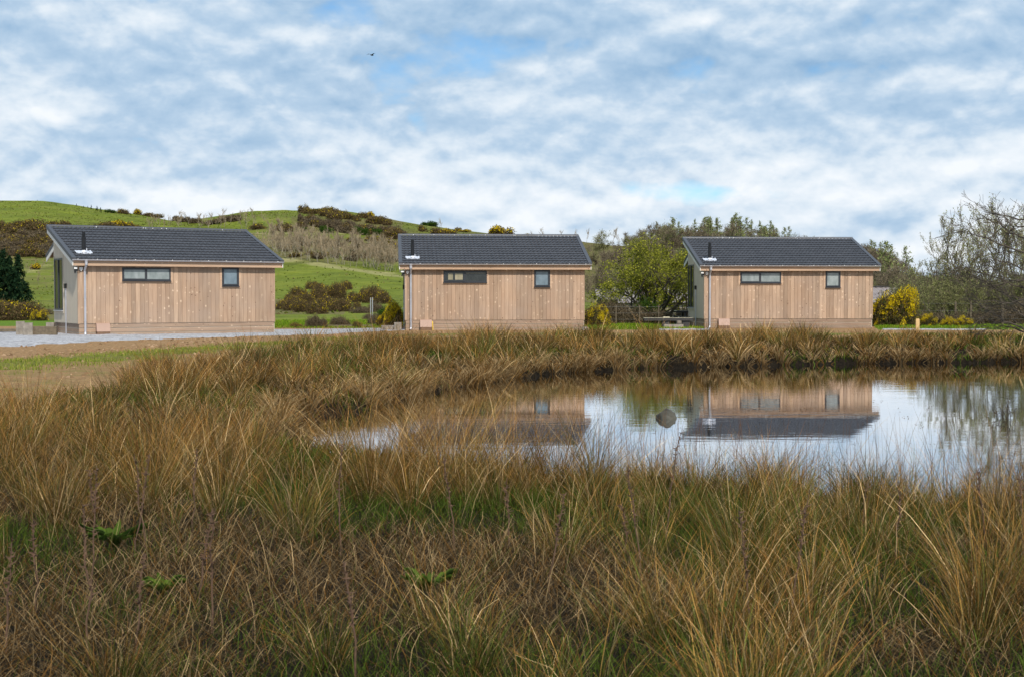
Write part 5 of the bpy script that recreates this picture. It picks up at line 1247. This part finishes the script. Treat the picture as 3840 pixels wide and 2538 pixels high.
for (u_, d_, s_, l_, k_) in [(420, 8.55, .20, 'bright green broad-leaved dock plant standing out in the left foreground', 1), (600, 7.25, .12, 'smaller broad-leaved dock plant low in the left foreground', 2), (1600, 7.2, .15, 'broad-leaved dock plant in the middle foreground', 3), (2690, 6.5, .15, 'broad-leaved dock plant low in the right foreground', 4)]:
    dock(u_, d_, s_, l_, k_)
# dead dock stalks
def stalk(u_, d_, h, lean, lab, seed, cur='s'):
    r = random.Random(seed); x, y = at(u_, d_), d_; b = MB(); p = [(0, 0, -.03)]; 
    for i in range(1, 7): p.append((lean * (i / 6) ** 1.3 * h + r.gauss(0, .006), r.gauss(0, .006), h * i / 6))
    b.tube(p, [.0055, .005, .0045, .004, .0035, .003, .0015], 5)
    for i in range(46):
        t = r.uniform(.45, 1); k = min(5, int(t * 6)); q = Vector(p[k]).lerp(Vector(p[k + 1]), t * 6 - k); dd = Vector((r.gauss(0, 1), r.gauss(0, 1), r.uniform(0, 1.4))).normalized(); l_ = r.uniform(.012, .035)
        b.tube([q, q + dd * l_], [.004, .0015], 3)
    o = b.build('dry_stalk', M['deadstalk']); o.location = (x, y, gz(x, y)); tag(o, lab, 'stalk', 'dead seed stalks in the foreground')
M['deadstalk'] = simple('dead_stalk', (.10, .055, .032), .9, vary=.3, scale=30)
r9 = random.Random(31)
for k in range(26):
    stalk(r9.uniform(-40, 3880), r9.uniform(5.6, 9.5), r9.uniform(.35, .75), r9.uniform(-.15, .15), 'thin dark brown dead seed stalk rising from the foreground grass', 60 + k)

# ------------------------------------------------------------------ sky and light
SUN_EL, SUN_AZ = 46.0, 162.0       # azimuth clockwise from +Y: behind the viewer, to the left
wd_ = bpy.data.worlds.new('World'); scene.world = wd_; wd_.use_nodes = True; nt = wd_.node_tree; nt.nodes.clear()
out = nt.nodes.new('ShaderNodeOutputWorld')
sk = N(nt, 'ShaderNodeTexSky'); sk.sky_type = 'NISHITA'; sk.sun_disc = False; sk.sun_elevation = R(SUN_EL); sk.sun_rotation = R(SUN_AZ); sk.air_density = 1.0; sk.dust_density = .6
D = N(nt, 'ShaderNodeTexCoord').outputs['Generated']
sp_ = N(nt, 'ShaderNodeSeparateXYZ'); L(nt, D, sp_.inputs[0])
def cloudv(k, loc, dz=0.0, st=2.1, rot=4): return mapping(nt, D, (k, k, k * st), (loc[0], loc[1], loc[2] + dz * k * st), (0, R(rot), 0))
def dens(dz):
    a = noise(nt, cloudv(3.6, (1.3, 0, .4), dz, 2.2), 1, 4, .5, .1)
    b = noise(nt, cloudv(9.5, (5.1, 2, 1.4), dz, 1.9), 1, 5, .52, .15)
    c = noise(nt, cloudv(27, (2.2, 7, 3.3), dz, 1.6), 1, 4, .55, .2)
    t = math_n(nt, 'ADD', math_n(nt, 'MULTIPLY', a, .42), math_n(nt, 'MULTIPLY', b, .40)); return math_n(nt, 'ADD', t, math_n(nt, 'MULTIPLY', c, .18))
d0 = dens(0); d1 = dens(.009)
el = sp_.outputs[2]
low = ramp(nt, el, [(0, (1, 1, 1)), (.06, (.85, .85, .85)), (.10, (.5, .5, .5)), (.16, (.08, .08, .08)), (.25, (.3, .3, .3))])
# a clear cyan opening low on the right
gx = math_n(nt, 'DIVIDE', math_n(nt, 'SUBTRACT', sp_.outputs[0], .150), .085); gz_ = math_n(nt, 'DIVIDE', math_n(nt, 'SUBTRACT', el, .072), .011)
gap = math_n(nt, 'POWER', 2.718, math_n(nt, 'MULTIPLY', math_n(nt, 'ADD', math_n(nt, 'MULTIPLY', gx, gx), math_n(nt, 'MULTIPLY', gz_, gz_)), -1.0))
dn = math_n(nt, 'ADD', d0, math_n(nt, 'MULTIPLY', low, .05)); dn = math_n(nt, 'SUBTRACT', dn, math_n(nt, 'MULTIPLY', gap, .20))
cov = ramp(nt, dn, [(.36, (0, 0, 0)), (.47, (1, 1, 1))])
lum = math_n(nt, 'ADD', math_n(nt, 'MULTIPLY', math_n(nt, 'SUBTRACT', d0, d1), 1.4), math_n(nt, 'MULTIPLY', math_n(nt, 'SUBTRACT', d0, .5), .6))
lum = math_n(nt, 'ADD', lum, math_n(nt, 'MULTIPLY_ADD', low, .17, .47))
cl_ = ramp(nt, lum, [(.31, (.21, .38, .60)), (.42, (.33, .485, .665)), (.51, (.44, .58, .735)), (.61, (.66, .75, .84)), (.72, (.84, .88, .92))])
blue = N(nt, 'ShaderNodeBackground'); blue.inputs[1].default_value = .12
tint = mixc(nt, 1.0, sk.outputs[0], (.62, .92, 1.15), 'MULTIPLY'); L(nt, tint, blue.inputs[0])
cb_ = N(nt, 'ShaderNodeBackground'); cb_.inputs[1].default_value = 1.0; L(nt, cl_, cb_.inputs[0])
mx = N(nt, 'ShaderNodeMixShader'); L(nt, cov, mx.inputs[0]); L(nt, blue.outputs[0], mx.inputs[1]); L(nt, cb_.outputs[0], mx.inputs[2]); L(nt, mx.outputs[0], out.inputs[0])

sl = bpy.data.lights.new('sun', 'SUN'); sl.energy = 4.4; sl.angle = R(2); sl.color = (1, .94, .85); so = bpy.data.objects.new('sun', sl); col.objects.link(so)
az, e = R(SUN_AZ), R(SUN_EL); dv = Vector((math.sin(az) * math.cos(e), math.cos(az) * math.cos(e), math.sin(e))); so.rotation_euler = dv.to_track_quat('Z', 'Y').to_euler()

# ------------------------------------------------------------------ camera
cam = bpy.data.cameras.new('camera'); co = bpy.data.objects.new('camera', cam); col.objects.link(co); scene.camera = co
cam.sensor_width = 36; cam.lens = F / 3840 * 36; cam.clip_end = 6000; cam.clip_start = .1
pitch = math.atan((1269 - HY) / F); co.location = (0, 0, HC); co.rotation_euler = (R(90) - pitch, 0, 0)
cam.dof.use_dof = True; cam.dof.focus_distance = 30; cam.dof.aperture_fstop = 10
vs = scene.view_settings; vs.view_transform = 'Standard'; vs.look = 'None'; vs.exposure = 0.15; vs.gamma = 1
scene.render.engine = 'CYCLES'; scene.cycles.max_bounces = 6; scene.cycles.diffuse_bounces = 3
scene.render.resolution_x = 1024; scene.render.resolution_y = 676
# prototypes never placed are removed
for k_, p in PB.items():
    if k_ not in used:
        for c in list(p.children): bpy.data.objects.remove(c)
        bpy.data.objects.remove(p)
